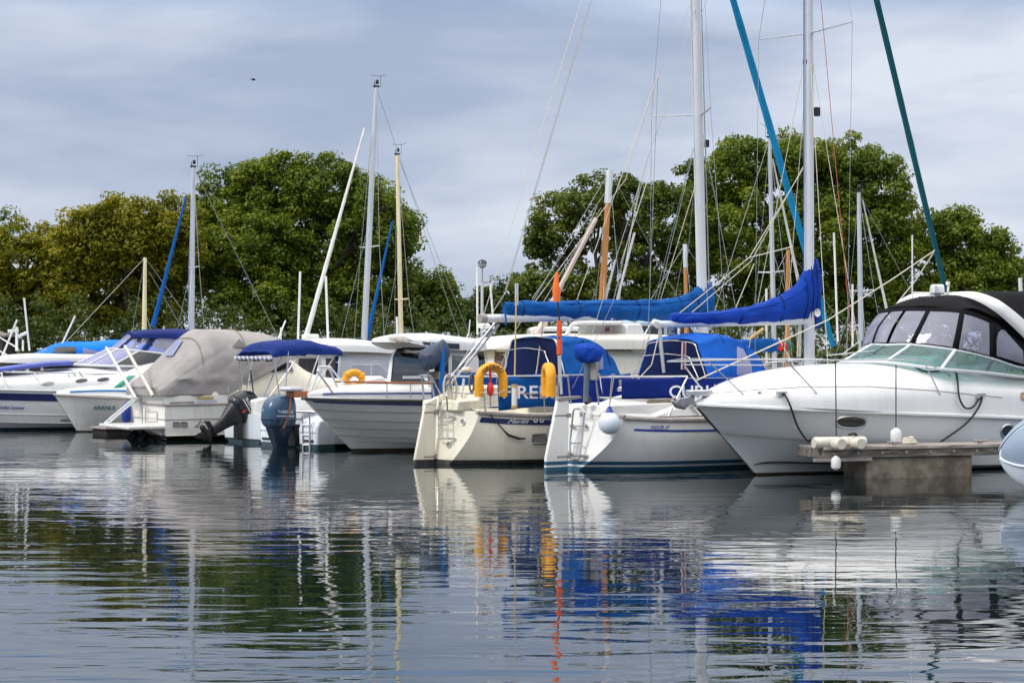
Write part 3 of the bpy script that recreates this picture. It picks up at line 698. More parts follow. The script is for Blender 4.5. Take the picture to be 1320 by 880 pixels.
MB().box(b.P(908.5, 185)+Vector((.05, 0, 0)), (.07, .07, .14)).build('steaming_light', M['black'], ms)
bm_, a0, a1 = spar(b, 'boom', 622, 410.5, 903, 406, .075, .075, M['mastw'])
MB().tube([a0+Vector((-.06, 0, 0)), a0+Vector((.06, 0, 0))], .085, 10).build('boom_end', M['rub'], bm_)
cover(b, 'sail_cover', [(651, 392, 404, .05), (655, 389, 408, .10), (700, 388, 410, .14), (760, 387, 412, .16), (820, 387, 414, .17), (865, 384, 414, .17), (888, 377, 413, .16), (900, 369, 414, .15), (913, 364, 416, .14), (917, 366, 414, .08)], M['blue'], seed=2)
MB().tube([a0+Vector((.42, -.09, .14)), a0+Vector((.42, -.13, -.02)), a0+Vector((.43, -.10, -.12))], .03, 6, flat=(1, .4)).build('cover_tie', M['blue'], b.o)
rolled(b, 'furled_jib', b.P(1074, 446), b.P(945, 0)+(b.P(945, 0)-b.P(1074, 446))*.42, .066, M['cyan'], big=True)
wires(b, 'backstay', [(b.P(652, 376), m1), (b.P(656, 374)+Vector((0, .12, 0)), m1+Vector((0, .05, 0))), (b.P(575, 497), b.P(652, 376))], .008)
b.tube('topping_lift', [a0, m1+Vector((-.1, 0, 0))], .006, M['rope'])
b.tube('boom_strut', [b.P(643, 418), b.P(586, 489)], .028, M['steel']); b.tube('boom_strut', [b.P(640, 414, .18), b.P(575, 494, .18)], .024, M['steel'])
b.tube('mainsheet', [b.P(700, 414), b.P(693, 470), b.P(688, 500)], .012, M['rope'])
wires(b, 'lazy_line', [(b.P(688, 391), b.P(806, 232)), (b.P(742, 391), b.P(848, 98)), (b.P(797, 391), b.P(850, 96)), (b.P(850, 391), b.P(905, 210)), (b.P(806, 232), b.P(848, 98))], .007, M['rope'])
wires(b, 'guard_line', [(b.P(835, 440), b.P(905, 150)), (b.P(760, 440, -.6), b.P(900, 0, -.05))], .006)
# covered outboard on the port quarter rail, with a blue strap and rope hanks
sq = lambda v, r: Vector(tuple(r[i]*math.copysign(abs(v[i])**.72, v[i]) for i in range(3)))
ob = MB().ell((0, 0, 0), (1, 1, 1), 22, 34).xf(lambda v: sq(v, (.25, .19, .21))).xf(lambda v: Vector((v.x*(1+.5*v.z), v.y, v.z+.45*v.x))+b.P(559, 459, .62)).ell(b.P(571, 455, .5), (.12, .14, .24)); wrinkle(ob, .035, (6, 6, 6), 3); oc = ob.build('covered_outboard', mat('grey navy cover', (.035, .055, .10), .6, var=.25, bump=.3, bscale=9), b.o)
p = b.P(566, 478, .62); MB().tube([p+Vector((0, 0, .1)), p+Vector((0, 0, -.5)), p+Vector((-.1, 0, -.9))], [.09, .07, .05], 8).build('outboard_leg', M['black'], oc)
MB().box(p+Vector((-.05, 0, -.08)), (.14, .42, .14)).build('rail_bracket', M['sidebeam'], b.o, bevel=.01)
sp = [b.P(571, 446, .45), b.P(569.5, 470, .42), b.P(569, 495, .40), b.P(570, 512, .4)]
MB().tube(sp, [.075, .09, .085, .06], 8, flat=(1, .35)).build('blue_cover_tail', M['blue'], b.o)
coil(b, 'rope_hank', b.P(575, 484, .2)+Vector((0, 0, 0)), .42, .16); coil(b, 'rope_hank', b.P(584, 488, -.1), .40, .14)
coil(b, 'rope_hank', b.P(607, 482, -.9), .32, .12, M['khaki'])
MB().ell(b.P(601, 477, -.85), (.10, .07, .06)).build('rope_bundle', M['rope'], b.o)
b.tube('white_post', [b.P(595, 513, -.5), b.P(598, 488, -.5)], .022, M['gel'])
b.tube('white_post', [b.P(666, 393, -.7), b.P(666, 365, -.7)], .032, M['alu'])
b.tube('flag_staff', [b.P(663, 510, -1.0), b.P(665.5, 380, -.75)], .013, M['ropetan'])
b.rails('cleat', [[P_(.45, -.86, 1.0), P_(.75, -.9, 1.0)]], .025, M['steel'])

def horseshoe(name, label, boat, c, ax_u, ax_v, R_=.24, leg=.30, text=None, m=None, depth=.075, wid=.072, group=None):
    """U-shaped padded ring: ax_u across, ax_v up (local boat axes)"""
    u, v = Vector(ax_u).normalized(), Vector(ax_v).normalized(); n = u.cross(v)
    cw = boat.w(c); root = link(bpy.data.objects.new(name, None)); root.location = cw; root.rotation_euler = (0, 0, R(boat.deg)); tag(root, label, 'lifebuoy', group)
    path = [(-R_, -leg), (-R_, -leg*.5), (-R_, 0)]+[(-R_*math.cos(t), R_*math.sin(t)) for t in np.linspace(.15, math.pi-.15, 15)]+[(R_, 0), (R_, -leg*.5), (R_, -leg)]
    G = []
    for i, (a, e) in enumerate(path):
        t = math.pi*min(1, max(0, (i-2)/(len(path)-5))); out = Vector((-math.cos(t), math.sin(t)))
        ring = []
        for k in range(12):
            th = 2*math.pi*k/12; q = .8
            rr = math.copysign(abs(math.cos(th))**q, math.cos(th))*wid; dd = math.copysign(abs(math.sin(th))**q, math.sin(th))*depth
            ring.append(u*(a+out.x*rr)+v*(e+out.y*rr)+n*dd)
        G.append(ring)
    mb = MB().grid(G, wrap=True); mb.cap(G[0][::-1]); mb.cap(G[-1]); mb.build('foam_ring', m or M['yellow'], root, angle=60)
    if text:
        def fn(a, c_):
            t = math.pi*(.20+.60*a); r = R_-.038+.076*c_
            return u*(-math.cos(t)*r)+v*(math.sin(t)*r)+n*(depth+.006)
        boat.text('lettering', text, M['lettern'], None, fn=fn, parent=root, bold=.01)
    MB().tube([u*-R_*.98+v*(-leg*.7)+n*(-.1), u*(-R_*.98)+v*(-leg*.75)+n*(depth+.02), u*0+v*(-leg*.95)+n*.03, u*R_*.98+v*(-leg*.62)+n*(depth+.02), u*R_*.98+v*(-leg*.6)+n*(-.1)], .008, 5).build('tie_line', M['rope'], root)
    return root
hs = horseshoe('horseshoe_lifebuoy', 'yellow horseshoe lifebuoy with black lettering on the cream sloop stern rail', b, b.P(633, 490, -1.16), (1, -.12, 0), (0, 0, 1), .235, .28, 'FIREBIRD', group='yellow lifebuoys')
def obj_tube(name, label, cat, boat, parts, group=None):
    """small top-level thing made of tubes (name, points, radius, material) in a boat's axes"""
    root = link(bpy.data.objects.new(name, None)); p0 = Vector(parts[0][1][0]); root.location = boat.w(p0); root.rotation_euler = (0, 0, R(boat.deg)); tag(root, label, cat, group)
    for nm, pts, r, m_ in parts: MB().tube([Vector(p)-p0 for p in pts], r, 9).build(nm, m_, root)
    return root
c = b.P(632, 497, -1.2)
obj_tube('rescue_light', 'small red rescue light hanging inside the yellow horseshoe lifebuoy', 'rescue light', b, [('float', [c+Vector((0, 0, z)) for z in (-.17, -.14, -.06, .02, .06)], [.02, .055, .065, .05, .02], M['red']), ('strap', [c+Vector((0, 0, .06)), c+Vector((0, 0, .32))], .022, M['red']), ('stem', [c+Vector((0, 0, -.17)), c+Vector((0, 0, -.36))], .012, M['rub'])])
c = b.P(663, 511, -1.33)
obj_tube('line_tube', 'tan and white throwing line tube standing against the blue dodger cloth', 'line holder', b, [('case', [c+Vector((0, 0, z)) for z in (-.15, .16)], .05, M['gel']), ('cap', [c+Vector((0, 0, .16)), c+Vector((0, 0, .21))], .058, M['ropetan']), ('base', [c+Vector((0, 0, -.15)), c+Vector((0, 0, -.20))], .058, M['ropetan'])])
ml = MB().tube([tr(603, 518, .05), tr(618, 521, .08), tr(632, 535, .06), tr(649, 554, .05), tr(655, 560, .04), tr(668, 564, .05), tr(676, 564, .05)], [.012, .012, .012, .012, .024, .024, .014], 6).build('mooring_line', M['ropeblk'], None); ml.location = b.o.location; ml.rotation_euler = b.o.rotation_euler; tag(ml, 'grey and black mooring line looped down the cream sloop hull side', 'rope', 'mooring lines')

# ================================================================== white sloop, teal boot stripes (right of the two)
b = S = Boat('sailing_yacht', 'white sloop with teal waterline stripes, royal blue boom cover and round white fender', 'sailboat', 1.00, 33.45, 35, group='sailing yachts moored stern out')
wb = [(-1, (.003, .10, .19)), (.055, (.78, .78, .76)), (.085, (.003, .095, .20)), (.155, (.80, .795, .77)), (2.9, (.8, .8, .78))]
mS = mat('white hull with teal boot stripes', (.8, .8, .78), .2, var=.05, scale=1.2, bands=wb, streak=.14)
lf = Loft(hull_rings([(0, .92, .98, .16, .10, .22), (1.2, .88, 1.22, .92, .4, .12), (3.4, .88, 1.33, 1.22, .6, .03), (5.6, .95, 1.2, 1.0, .6, .06), (7.3, 1.06, .74, .46, .5, .25), (8.2, 1.15, .28, .12, .35, .5), (8.5, 1.18, .05, .02, .15, .6)], .07, round_=.15))
hb = lf.mb(60, 49); hb.grid(transom(lf, .15, .98)); hbv = hb.bvh(); hull = hb.build('hull', mS, b.o, angle=30)
deck_grid(lf, .10).build('deck', M['gel'], b.o)
MB().tube(rail_line(lf, .045, 0, 1, off=.015), .034, 6).tube(rail_line(lf, .045, 0, 1, off=.015, side=1), .034, 6).build('rubbing_strake', M['rub'], b.o)
MB().tube([lf.ev(0, 0)+Vector((-.01, 0, -.03)), lf.ev(0, 0).lerp(lf.ev(0, 1), .46)+Vector((-.02, 0, .06))], .045, 6).tube([lf.ev(0, 1)+Vector((-.01, 0, -.03)), lf.ev(0, 0).lerp(lf.ev(0, 1), .6)+Vector((-.02, 0, .06))], .045, 6).build('transom_capping', M['rub'], b.o)
s_ = strip(lf, .205, .237, .045, .95).build('side_stripe', M['bluepaint'], b.o)
b.decal('stripe_gap', mS, [(837, 547), (863, 547), (863, 553), (837, 553)], hbv, .012, 1, s_)
b.text('lettering', 'SADLER 29', M['letterblue'], [(838.5, 548), (862, 548), (862, 552.4), (838.5, 552.4)], hbv, .016, .2, .02, parent=s_)
def tr(px, py, off=.03): return b.hit(px, py, hbv, off) or b.P(px, py, -.2)
b.text('lettering', 'CU', M['purple'], [(706, 536), (714, 535), (713, 545), (706, 545)], hbv, .01, .15)
rud = MB().prism([b.P(717, 516), b.P(732, 515), b.P(732.5, 524), b.P(730, 600)+Vector((0, 0, -.45)), b.P(702, 606)+Vector((0, 0, -.45)), b.P(702.5, 590)], (0, .07, 0)).build('rudder', mS, b.o, bevel=.02)
MB().prism([b.P(717, 517), b.P(717.5, 511.5), b.P(747, 510), b.P(748, 513)], (0, .11, 0)).build('rudder_capping', M['rub'], rud, bevel=.01)
for py, k in ((535, -.3), (588, -.22)):
    p = b.P(731.5, py); MB().box(p+Vector((.0, 0, 0)), (.08, .11, .07)).box(p+Vector((k*.55, 0, 0)), (.24, .085, .03)).build('hinge', M['rub'], rud, bevel=.008)
lad = b.rails('boarding_ladder', [[trl(735, 590, .07), trl(735, 570, .09), trl(739, 530, .09), trl(741, 527, .09), trl(751, 527, .09), trl(754, 531, .09), trl(750, 572, .09), trl(747, 590, .08), trl(744, 593, .07), trl(737, 593, .07), trl(735, 590, .07)]], .017, M['steel'])
for py, a, c_ in ((549, 737.5, 753), (571, 735.5, 750), (587, 735, 748)): b.tube('rung', [trl(a, py, .09), trl(c_, py, .09)], .013, M['steel'], lad)
for p0, p1 in (((738, 548), (736, 549)), ((753, 548), (756, 549)), ((748, 587), (758, 588)), ((736, 585), (732, 582))): b.tube('bracket', [trl(*p0, .09), trl(*p1, .0)], .028, M['rub'], lad)
for px, py in ((749, 533), (763, 534)): b.decal('skin_fitting', M['rub'], [(px+2.2*math.cos(t), py+2.6*math.sin(t)) for t in np.linspace(0, 2*math.pi, 9)[:-1]], hbv, .012, 1, frame='ring', fr=.012)
for sg in (-1, 1):
    c1 = Loft([[(.9, sg*1.12, .90), (.95, sg*1.10, .93), (1.0, sg*.9, .95), (1.0, sg*.75, .9)], [(1.7, sg*1.15, .90), (1.75, sg*1.10, 1.14), (1.75, sg*.95, 1.17), (1.75, sg*.8, .9)], [(2.6, sg*1.16, .90), (2.6, sg*1.1, 1.19), (2.6, sg*.95, 1.22), (2.6, sg*.8, .9)], [(3.2, sg*1.16, .90), (3.2, sg*1.1, 1.19), (3.2, sg*.95, 1.23), (3.2, sg*.8, .9)]])
    c1.mb(14, 12, (1, 1)).build('cockpit_coaming', M['gelclean'], b.o, angle=50)
MB().prism([(.2, 0, .9), (.25, 0, 1.08), (1.6, 0, 1.10), (1.6, 0, .9)], (0, 1.4, 0)).build('cockpit_locker', M['deck'], b.o, bevel=.02)
MB().prism([(1.15, -.5, .9), (1.2, -.5, 1.16), (1.9, -.5, 1.18), (1.95, -.5, .9)], (0, .03, 0)).build('cockpit_panel', M['khaki'], b.o)
cl = Loft([arch(3.0, .95, .88, 1.32, 4), arch(4.4, .98, .88, 1.38, 4), arch(5.8, .82, .92, 1.34, 4), arch(6.9, .5, 1.0, 1.14, 4)]); cl.mb(20, 30, (1, 1)).build('coachroof', M['gelclean'], b.o)
ZR = 1.55
pp = [[P_(.22, .42, ZR), P_(.24, .78, ZR), P_(.5, 1.0, ZR), P_(1.45, 1.15, ZR)], [P_(.22, -.35, ZR), P_(.24, -.75, ZR), P_(.5, -1.0, ZR), P_(1.5, -1.17, ZR)],
      [P_(.22, -.35, ZR), P_(.3, -.35, .95)], [P_(.22, .42, ZR), P_(.3, .42, .95)], [P_(1.1, -1.11, ZR), P_(1.75, -1.16, .9)], [P_(1.5, -1.17, ZR), P_(1.1, -1.16, .9)], [P_(1.45, 1.15, ZR), P_(1.6, 1.2, .9)], [P_(.4, .94, ZR), P_(.4, .95, .93)],
      [P_(.26, -.35, 1.2), P_(.3, -.78, 1.2), P_(.55, -1.0, 1.2), P_(1.3, -1.14, 1.2)]]
b.rails('pushpit', pp, .016, M['steel'])
for sg in (-1, 1):
    for z in (1.52, 1.2): b.tube('lifeline', [P_(1.45, sg*1.17, z), P_(3.6, sg*1.3, z), P_(5.8, sg*1.15, z+.05), P_(7.6, sg*.5, z+.2)], .006, M['wire'])
    for x, y, z in ((2.7, 1.27, .87), (4.2, 1.28, .87), (5.8, 1.15, .95)): b.tube('stanchion', [P_(x, sg*y, z), P_(x, sg*y, z+.64)], .012, M['steel'])
    G = [[P_(x, sg*(1.14+.07*(x-1.2)), z-.02*math.sin(x*3.7)*(z-1)) for z in np.linspace(.93 if sg > 0 else 1.19, 1.53, 7)] for x in np.linspace(.55 if sg > 0 else .20, 3.5, 28)]
    db = wrinkle(MB().grid(G), .012, (3, 3, 3), sg+5); dbv = db.bvh(); dg_ = db.build('dodger_cloth', M['cobalt'], b.o, solid=.008)
    if sg < 0: b.text('lettering', 'CURLEW', M['letterw'], [(862, 496.5), (956, 496.5), (956, 512.5), (862, 512.5)], dbv, .012, 0, .012, parent=dg_)
b.rails('pulpit', [[P_(7.5, -.5, 1.75), P_(8.3, -.25, 1.8), P_(8.6, 0, 1.82), P_(8.3, .25, 1.8), P_(7.5, .5, 1.75)], [P_(7.5, -.5, 1.75), P_(7.5, -.52, 1.08)], [P_(7.5, .5, 1.75), P_(7.5, .52, 1.08)], [P_(8.3, -.25, 1.8), P_(8.2, -.2, 1.14)], [P_(8.3, .25, 1.8), P_(8.2, .2, 1.14)]], .016, M['steel'])
sh = Loft([hood(2.15, 1.02, .68, 1.22, 2.16), hood(2.6, 1.04, .74, 1.22, 2.25), hood(3.1, 1.02, .74, 1.22, 2.17), hood(3.5, .98, .74, 1.24, 1.86), hood(3.72, .95, .8, 1.25, 1.36)])
sb = sh.mb(50, 60); wrinkle(sb, .024, (4, 4, 4), 9); sbv = sb.bvh(); so_ = sb.build('sprayhood', M['sky'], b.o, solid=.014, angle=60)
b.decal('window', M['vinyl'], [(949, 447), (957, 450), (967, 468), (969, 482), (949, 484)], sbv, .02, 2, so_)
for x, z in ((2.13, 2.13), (2.0, 1.9)): MB().tube(Loft([hood(x-.02, 1.0, .67, 1.2, z)]*2).ring(0, 40), .009, 7).build('hoop', M['steel'], so_)
MB().grid([[Vector(p)*k+Vector((3.2, 0, 1.22))*(1-k) for p in Loft([hood(2.17, 1.0, .67, 1.22, 2.14)]*2).ring(0, 30)] for k in (1, .8, .5, .05)]).build('sprayhood_shade_sheet', M['navy'], so_, solid=.01)  # added sheet, its navy colour stands for the shade under the hood
for u in (.27, .52, .77): MB().tube([sh.ev(u, v)*1.0+Vector((0, 0, .008)) for v in np.linspace(.01, .99, 40)], .011, 5).build('seam', M['royal'], so_)
b.tube('mainsheet_post', [b.P(856, 480), b.P(852, 445), b.P(850, 415)], [.03, .035, .03], M['alu'])
for px in (880, 884): b.tube('hanging_line', [b.P(px, 440, -.3), b.P(px-1, 476, -.3)], .016, M['pink'])
ms, m0, m1 = spar(b, 'mast', 1043.5, 474, 1041.5, 0, .095, .09, M['mastw'], ext=.72)
b.tube('mast_track', [m0+Vector((-.10, 0, 1.6)), m0.lerp(m1, .5)+Vector((-.10, 0, 0)), m1+Vector((-.09, 0, 0))], .016, M['alu'], ms)
b.tube('halyard', [m0+Vector((-.16, -.02, .3)), m1+Vector((-.10, -.03, 0))], .009, M['ropeblue'], ms)
b.tube('halyard', [m0+Vector((-.19, .05, .2)), m0+Vector((-.18, .02, 1.5))], .02, M['rope'], ms)
b.tube('halyard', [m0+Vector((-.25, .05, .2)), m0+Vector((-.2, .02, 1.5))], .014, M['rope'], ms)
q = b.P(1043, 43)
for sg in (-1, 1):
    t_ = q+Vector((-.12, sg*1.22, .03))
    MB().tube([q+Vector((0, sg*.05, 0)), t_], [.032, .022], 6, flat=(.5, 1)).build('spreader', M['alu'], ms)
    wires(b, 'shroud', [(t_, Vector((5.1, sg*1.2, .95))), (t_, m1)], .006)
    wires(b, 'shroud', [(q+Vector((0, 0, -.1)), Vector((4.7, sg*1.22, .93))), (q+Vector((0, 0, -.1)), Vector((5.7, sg*1.15, .97)))], .008, M['rope'])
b.tube('signal_halyard', [b.P(1098, 440, -1.1), b.P(1058, 0, -1.0)], .006, M['ropered'])
MB().box(b.P(1050, 144)+Vector((.06, 0, 0)), (.09, .08, .16)).build('steaming_light', M['black'], ms)
MB().box(b.P(1039, 80), (.06, .10, .08)).build('mast_block', M['black'], ms)
bm_, a0, a1 = spar(b, 'boom', 848, 418, 1040, 414, .06, .06, M['mastw'])
MB().tube([a0+Vector((-.10, 0, .05)), a0+Vector((0, 0, .0)), a0+Vector((.06, 0, 0))], [.05, .075, .07], 10).build('boom_end', M['alu'], bm_)
cover(b, 'sail_cover', [(864, 405, 414, .05), (870, 403, 416, .12), (905, 402.5, 418, .14), (950, 397, 418, .16), (990, 387, 417, .16), (1020, 372, 415, .16), (1036, 352, 414, .16), (1041, 340, 418, .15), (1046, 332, 421, .14), (1053, 334, 424, .12), (1057, 350, 420, .06)], M['royal'], seed=5)
MB().lathe(b.P(1054, 403, -.14), [(0, .03), (.05, .03), (.07, .015), (.075, 0)], 12, 'Y').build('cover_badge', M['letterw'], b.o)
rolled(b, 'furled_jib', b.P(1236, 446), b.P(1130, 0)+(b.P(1130, 0)-b.P(1236, 446))*.55, .054, M['teal'], big=True)
b.tube('sheet', [b.P(1206, 322), b.P(1150, 360, -.6), b.P(1068, 412, -.9), b.P(898, 490, -1.25)], .013, M['rope'])
b.tube('sheet', [b.P(1206, 322), b.P(1180, 362, .4), b.P(1112, 445, .8)], .013, M['rope'])
b.tube('topping_lift', [b.P(874, 405), b.P(966, 332), b.P(1040, 210)], .008, M['rope']); b.tube('topping_lift', [b.P(888, 406), b.P(968, 337), b.P(1055, 180)], .008, M['rope'])
b.tube('lazy_line', [b.P(948, 398), b.P(972, 340)], .008, M['rope']); b.tube('lazy_line', [b.P(966, 332), b.P(1022, 318)], .01, M['rope'])
wires(b, 'backstay', [(b.P(790, 390), b.P(836, 200)), (b.P(836, 200), m1), (b.P(835, 440), b.P(848, 100)), (b.P(848, 100), m1+Vector((0, -.1, 0))), (b.P(738, 500, .5), b.P(790, 390))], .006)
b.tube('mainsheet', [b.P(852, 418), b.P(840, 470), b.P(812, 500)], .008, M['rope'])
# auxiliary outboard clamped to the stern rail under a royal blue bag
ob = MB().ell((0, 0, 0), (1, 1, 1), 24, 36).xf(lambda v: sq(v, (.225, .20, .165))); ob.xf(lambda v: Vector((v.x*(1-.5*max(0, -v.z)), v.y*(1-.5*max(0, -v.z)), v.z*(1.1 if v.z > 0 else .9)-.12*v.x))+b.P(758, 457, -.25)); wrinkle(ob, .04, (7, 7, 5), 8); oc = ob.build('bagged_outboard', M['royal'], b.o)
p = b.P(757, 480, -.25); MB().tube([p+Vector((0, 0, .25)), p+Vector((0, 0, .02)), p+Vector((-.03, 0, -.35)), p+Vector((-.02, 0, -.48))], [.05, .055, .045, .06], 8).build('outboard_leg', mat('grey outboard leg', (.10, .13, .17), .4), oc)
MB().tube([p+Vector((-.02, 0, -.46)), p+Vector((.06, 0, -.46))], [.075, .05], 8).build('outboard_gearcase', M['black'], oc)
MB().box(b.P(764, 478, -.33), (.05, .22, .30), .2).build('clamp_pad', mat('grey clamp pad', (.25, .24, .23), .7), b.o, bevel=.01)
p = b.P(802, 500, -.7); MB().lathe(p, [(.07, -.05), (.09, -.04), (.09, .0), (.05, .02), (.06, .12), (.06, .13), (0, .14)], 12).build('winch', M['steel'], b.o)
horseshoe('horseshoe_lifebuoy', 'yellow horseshoe lifebuoy seen edge on, tied to the white sloop stern post', b, b.P(707, 488, .95), (.45, 1, 0), (0, 0, 1), .20, .30, depth=.09, wid=.08, group='yellow lifebuoys')
c = b.P(721, 505, .62); T = lambda py: b.P(721, py, .62)
obj_tube('danbuoy', 'orange and white danbuoy pole with an orange flag on the white sloop stern', 'danbuoy', b, [('shaft', [b.P(722, 512, .62), T(458), T(412), b.P(719, 388, .62)], [.02, .018, .014, .012], M['black']), ('shaft_sleeve', [b.P(723, 508, .62), T(458)], .032, M['alu']), ('float', [T(457), T(436.5)], .046, M['orange']), ('float', [T(434.5), T(413)], .046, M['orange']), ('flag', [b.P(717, 389, .62), b.P(717.5, 375, .62), b.P(716.5, 366, .62), b.P(718, 351, .62)], [.05, .075, .05, .025], M['orangef'])])
root = link(bpy.data.objects.new('ball_fender', None)); c = b.hit(795, 548, hbv, .20); root.location = b.w(c); root.rotation_euler = (0, 0, R(35)); tag(root, 'round white ball fender with a blue top hanging on the white sloop quarter', 'fender', 'fenders')
MB().ell((0, 0, 0), (.18, .18, .186), 14, 20).build('ball', mat('pale blue fender vinyl', (.62, .68, .76), .4, var=.08, scale=4), root)
MB().lathe((0, 0, 0), [(.10, .135), (.07, .18), (.035, .235), (.03, .27), (0, .27)], 14).build('collar', M['fenderblue'], root)
tp = root.location; Rm = Matrix.Rotation(R(-35), 3, 'Z')
for px, py in ((789, 482), (792, 482)): MB().tube([(0, 0, .26), Rm @ (b.w(b.P(px, py, -1.14))-tp)], .008, 5).build('lanyard', M['rope'], root)
MB().tube([(0, 0, .27), Rm @ (b.w(tr(774, 537, .05))-tp), Rm @ (b.w(tr(765, 538, .05))-tp), Rm @ (b.w(tr(758, 533, .05))-tp)], .007, 5).build('lanyard', M['rope'], root)
# ================================================================== big white sports cruiser on the right
b = K = Boat('motor_cruiser', 'big white sports cruiser with black canopy and clear windows behind the concrete pontoon', 'motorboat', 3.89, 32.2, 215, group='motor cruisers in the marina')
def kring(x, zs, bs, zk, bk, zc, bc, d, kx):
    half = [(bs, zs), (bk, zk), (bk-.02, zk-.03), (bc, zc), (bc*.93, zc-.03), (0, -d)]
    return [(x+kx*z, -y, z) for y, z in half]+[(x+kx*z, y, z) for y, z in half[-2::-1]]
KT = [(-8.2, .80, 1.36, .42, 1.33, .05, 1.22, .45, 0), (-5.5, .82, 1.42, .44, 1.37, .06, 1.24, .5, 0), (-3.5, .91, 1.37, .47, 1.29, .09, 1.14, .5, .12), (-2.0, .99, 1.22, .52, 1.08, .13, .84, .5, .45), (-1.0, 1.06, .92, .60, .74, .18, .46, .45, .85), (-.35, 1.11, .50, .66, .36, .2, .17, .4, 1.05), (0, 1.14, .045, .70, .035, .15, .025, .3, 1.12)]
lf = Loft([kring(*k) for k in KT], lv=True)
kb = [(-1, (.012, .012, .014)), (.03, (.66, .68, .68)), (2.9, (.66, .68, .68))]
mK = mat('white cruiser hull', (.66, .68, .68), .15, var=.04, scale=1.2, bands=kb)
hb = lf.mb(60, 51, (1, 0)); hbv = hb.bvh(); hb.build('hull', mK, b.o, angle=25)
for sd, i in ((0, 2), (1, 8)):
    MB().tube([lf.ev(u, i/10)+Vector((0, (-1 if sd == 0 else 1)*.008, 0)) for u in np.linspace(.1, .975, 40)], .010, 5).build('knuckle_line', M['rub'], b.o)
    MB().tube([lf.ev(u, (.25 if sd == 0 else .75)+(.05 if sd == 0 else -.05))+Vector((0, (-1 if sd == 0 else 1)*.01, 0)) for u in np.linspace(.62, .965, 30)], [.016*min(1, (30-k)/12+.1) for k in range(30)], 6).build('spray_rail', M['black'], b.o)
MB().tube(rail_line(lf, .0, 0, 1, off=.02), .032, 6).tube(rail_line(lf, .0, 0, 1, off=.02, side=1), .032, 6).build('rubbing_strake', M['gelclean'], b.o)
top = Loft([arch(-8.2, 1.36, .80, 1.40, 5), arch(-6.5, 1.39, .81, 1.50, 4.5), arch(-4.85, 1.40, .83, 1.56, 4), arch(-3.3, 1.35, .92, 1.70, 3.2), arch(-2.0, 1.30, .985, 1.765, 2.6), arch(-.8, 1.17, 1.05, 1.71, 2.3), arch(.1, .88, 1.10, 1.58, 2.2), arch(.75, .50, 1.13, 1.40, 2.2), arch(1.15, .14, 1.145, 1.22, 2.2), arch(1.27, .03, 1.15, 1.18, 2.2)])
tb = top.mb(70, 41, (1, 1)); tbv = tb.bvh(); tb.build('deck', M['gelclean'], b.o, angle=60)
for d in ([(905, 508), (960, 503.5), (1040, 498.5), (1120, 498), (1200, 503), (1311, 514)],):
    pts = []
    for (a, c), (e, f) in zip(d, d[1:]):
        for t in np.linspace(0, 1, 7)[:-1]:
            h = b.hit(a+(e-a)*t, c+(f-c)*t, tbv, .002)
            if h: pts.append(h)
    b.tube('moulding_line', pts, .007, M['rub'], n=4)
b.decal('porthole', M['glass'], [(1097+19.5*math.copysign(abs(math.cos(t))**.9, math.cos(t)), 543.5+7.6*math.copysign(abs(math.sin(t))**.9, math.sin(t))) for t in np.linspace(0, 2*math.pi, 22)[:-1]], hbv, .008, 2, frame='frame', fr=.018, mirror=True)
b.decal('porthole', M['glass'], [(1299+9*math.cos(t), 556+9*math.sin(t)) for t in np.linspace(0, 2*math.pi, 16)[:-1]], hbv, .008, 2, frame='frame', fr=.018)
b.decal('lamp', M['yellow'], [(1316, 507), (1324, 507), (1324, 514), (1316, 514)], tbv, .02, 1, frame='frame', fm=M['rub'])
# screen
B = [(-2.93, 0, 2.07), (-3.05, .45, 2.075), (-3.42, 1.08, 1.985), (-4.18, 1.22, 1.84), (-4.9, 1.28, 1.68), (-6.4, 1.30, 1.56)]
T = [(-3.42, 0, 2.71), (-3.52, .42, 2.70), (-3.74, .95, 2.66), (-4.27, 1.12, 2.48), (-4.97, 1.22, 2.08), (-6.4, 1.27, 1.66)]
D = [(-2.28, 0, 1.775), (-2.38, .5, 1.775), (-2.95, 1.2, 1.665), (-3.9, 1.31, 1.60), (-4.87, 1.34, 1.52), (-6.4, 1.36, 1.49)]
mir = lambda q: [(x, -y, z) for x, y, z in q[:0:-1]]+list(q)
Bf, Tf, Df = mir(B), mir(T), mir(D); n_ = len(Bf)
scr = Loft([[(np.array(Df[i])*(1-t)+np.array(Bf[i])*t) for t in (0, .5, 1)] for i in range(n_)])
can = Loft([[(np.array(Bf[i])*(1-t)+np.array(Tf[i])*t+np.array((.05*math.sin(math.pi*t), .05*math.sin(math.pi*t)*np.sign(Bf[i][1]), 0))) for t in (0, .5, 1)] for i in range(n_)])
def patch(lf_, u0, u1, v0, v1, name, m, off=0, par=None, nu=10, nv=5, solid=0):
    return MB().grid([[lf_.ev(u, v) for v in np.linspace(v0, v1, nv)] for u in np.linspace(u0, u1, nu)]).build(name, m, par or b.o, angle=80, solid=solid)
U = lambda i: (i+5)/(n_-1)
wf = MB()
for i in (-1, 1, -2, 2): wf.tube([lf_p for lf_p in (scr.ev(U(i), 0), scr.ev(U(i), 1))], .032, 6)
wf.tube([scr.ev(u, 1) for u in np.linspace(0, 1, 50)], .022, 6); wf.tube([scr.ev(u, 0)+Vector((0, 0, .01)) for u in np.linspace(0, 1, 50)], .026, 6)
wfo = wf.build('windscreen_frame', M['mastw'], b.o)
for i in range(-5, 5): patch(scr, U(i)+.004, U(i+1)-.004, .03, .97, 'pane', M['tint'], par=wfo)
vin = MB()
cb = b.o
for i in range(-3, 3):
    q = (.26 if abs(i+.5) > 2 else .03)
    patch(can, U(i)+.008, U(i+1)-.008, .05, .93 if abs(i+.5) < 2 else .90, 'clear_panel', M['vinyl'])
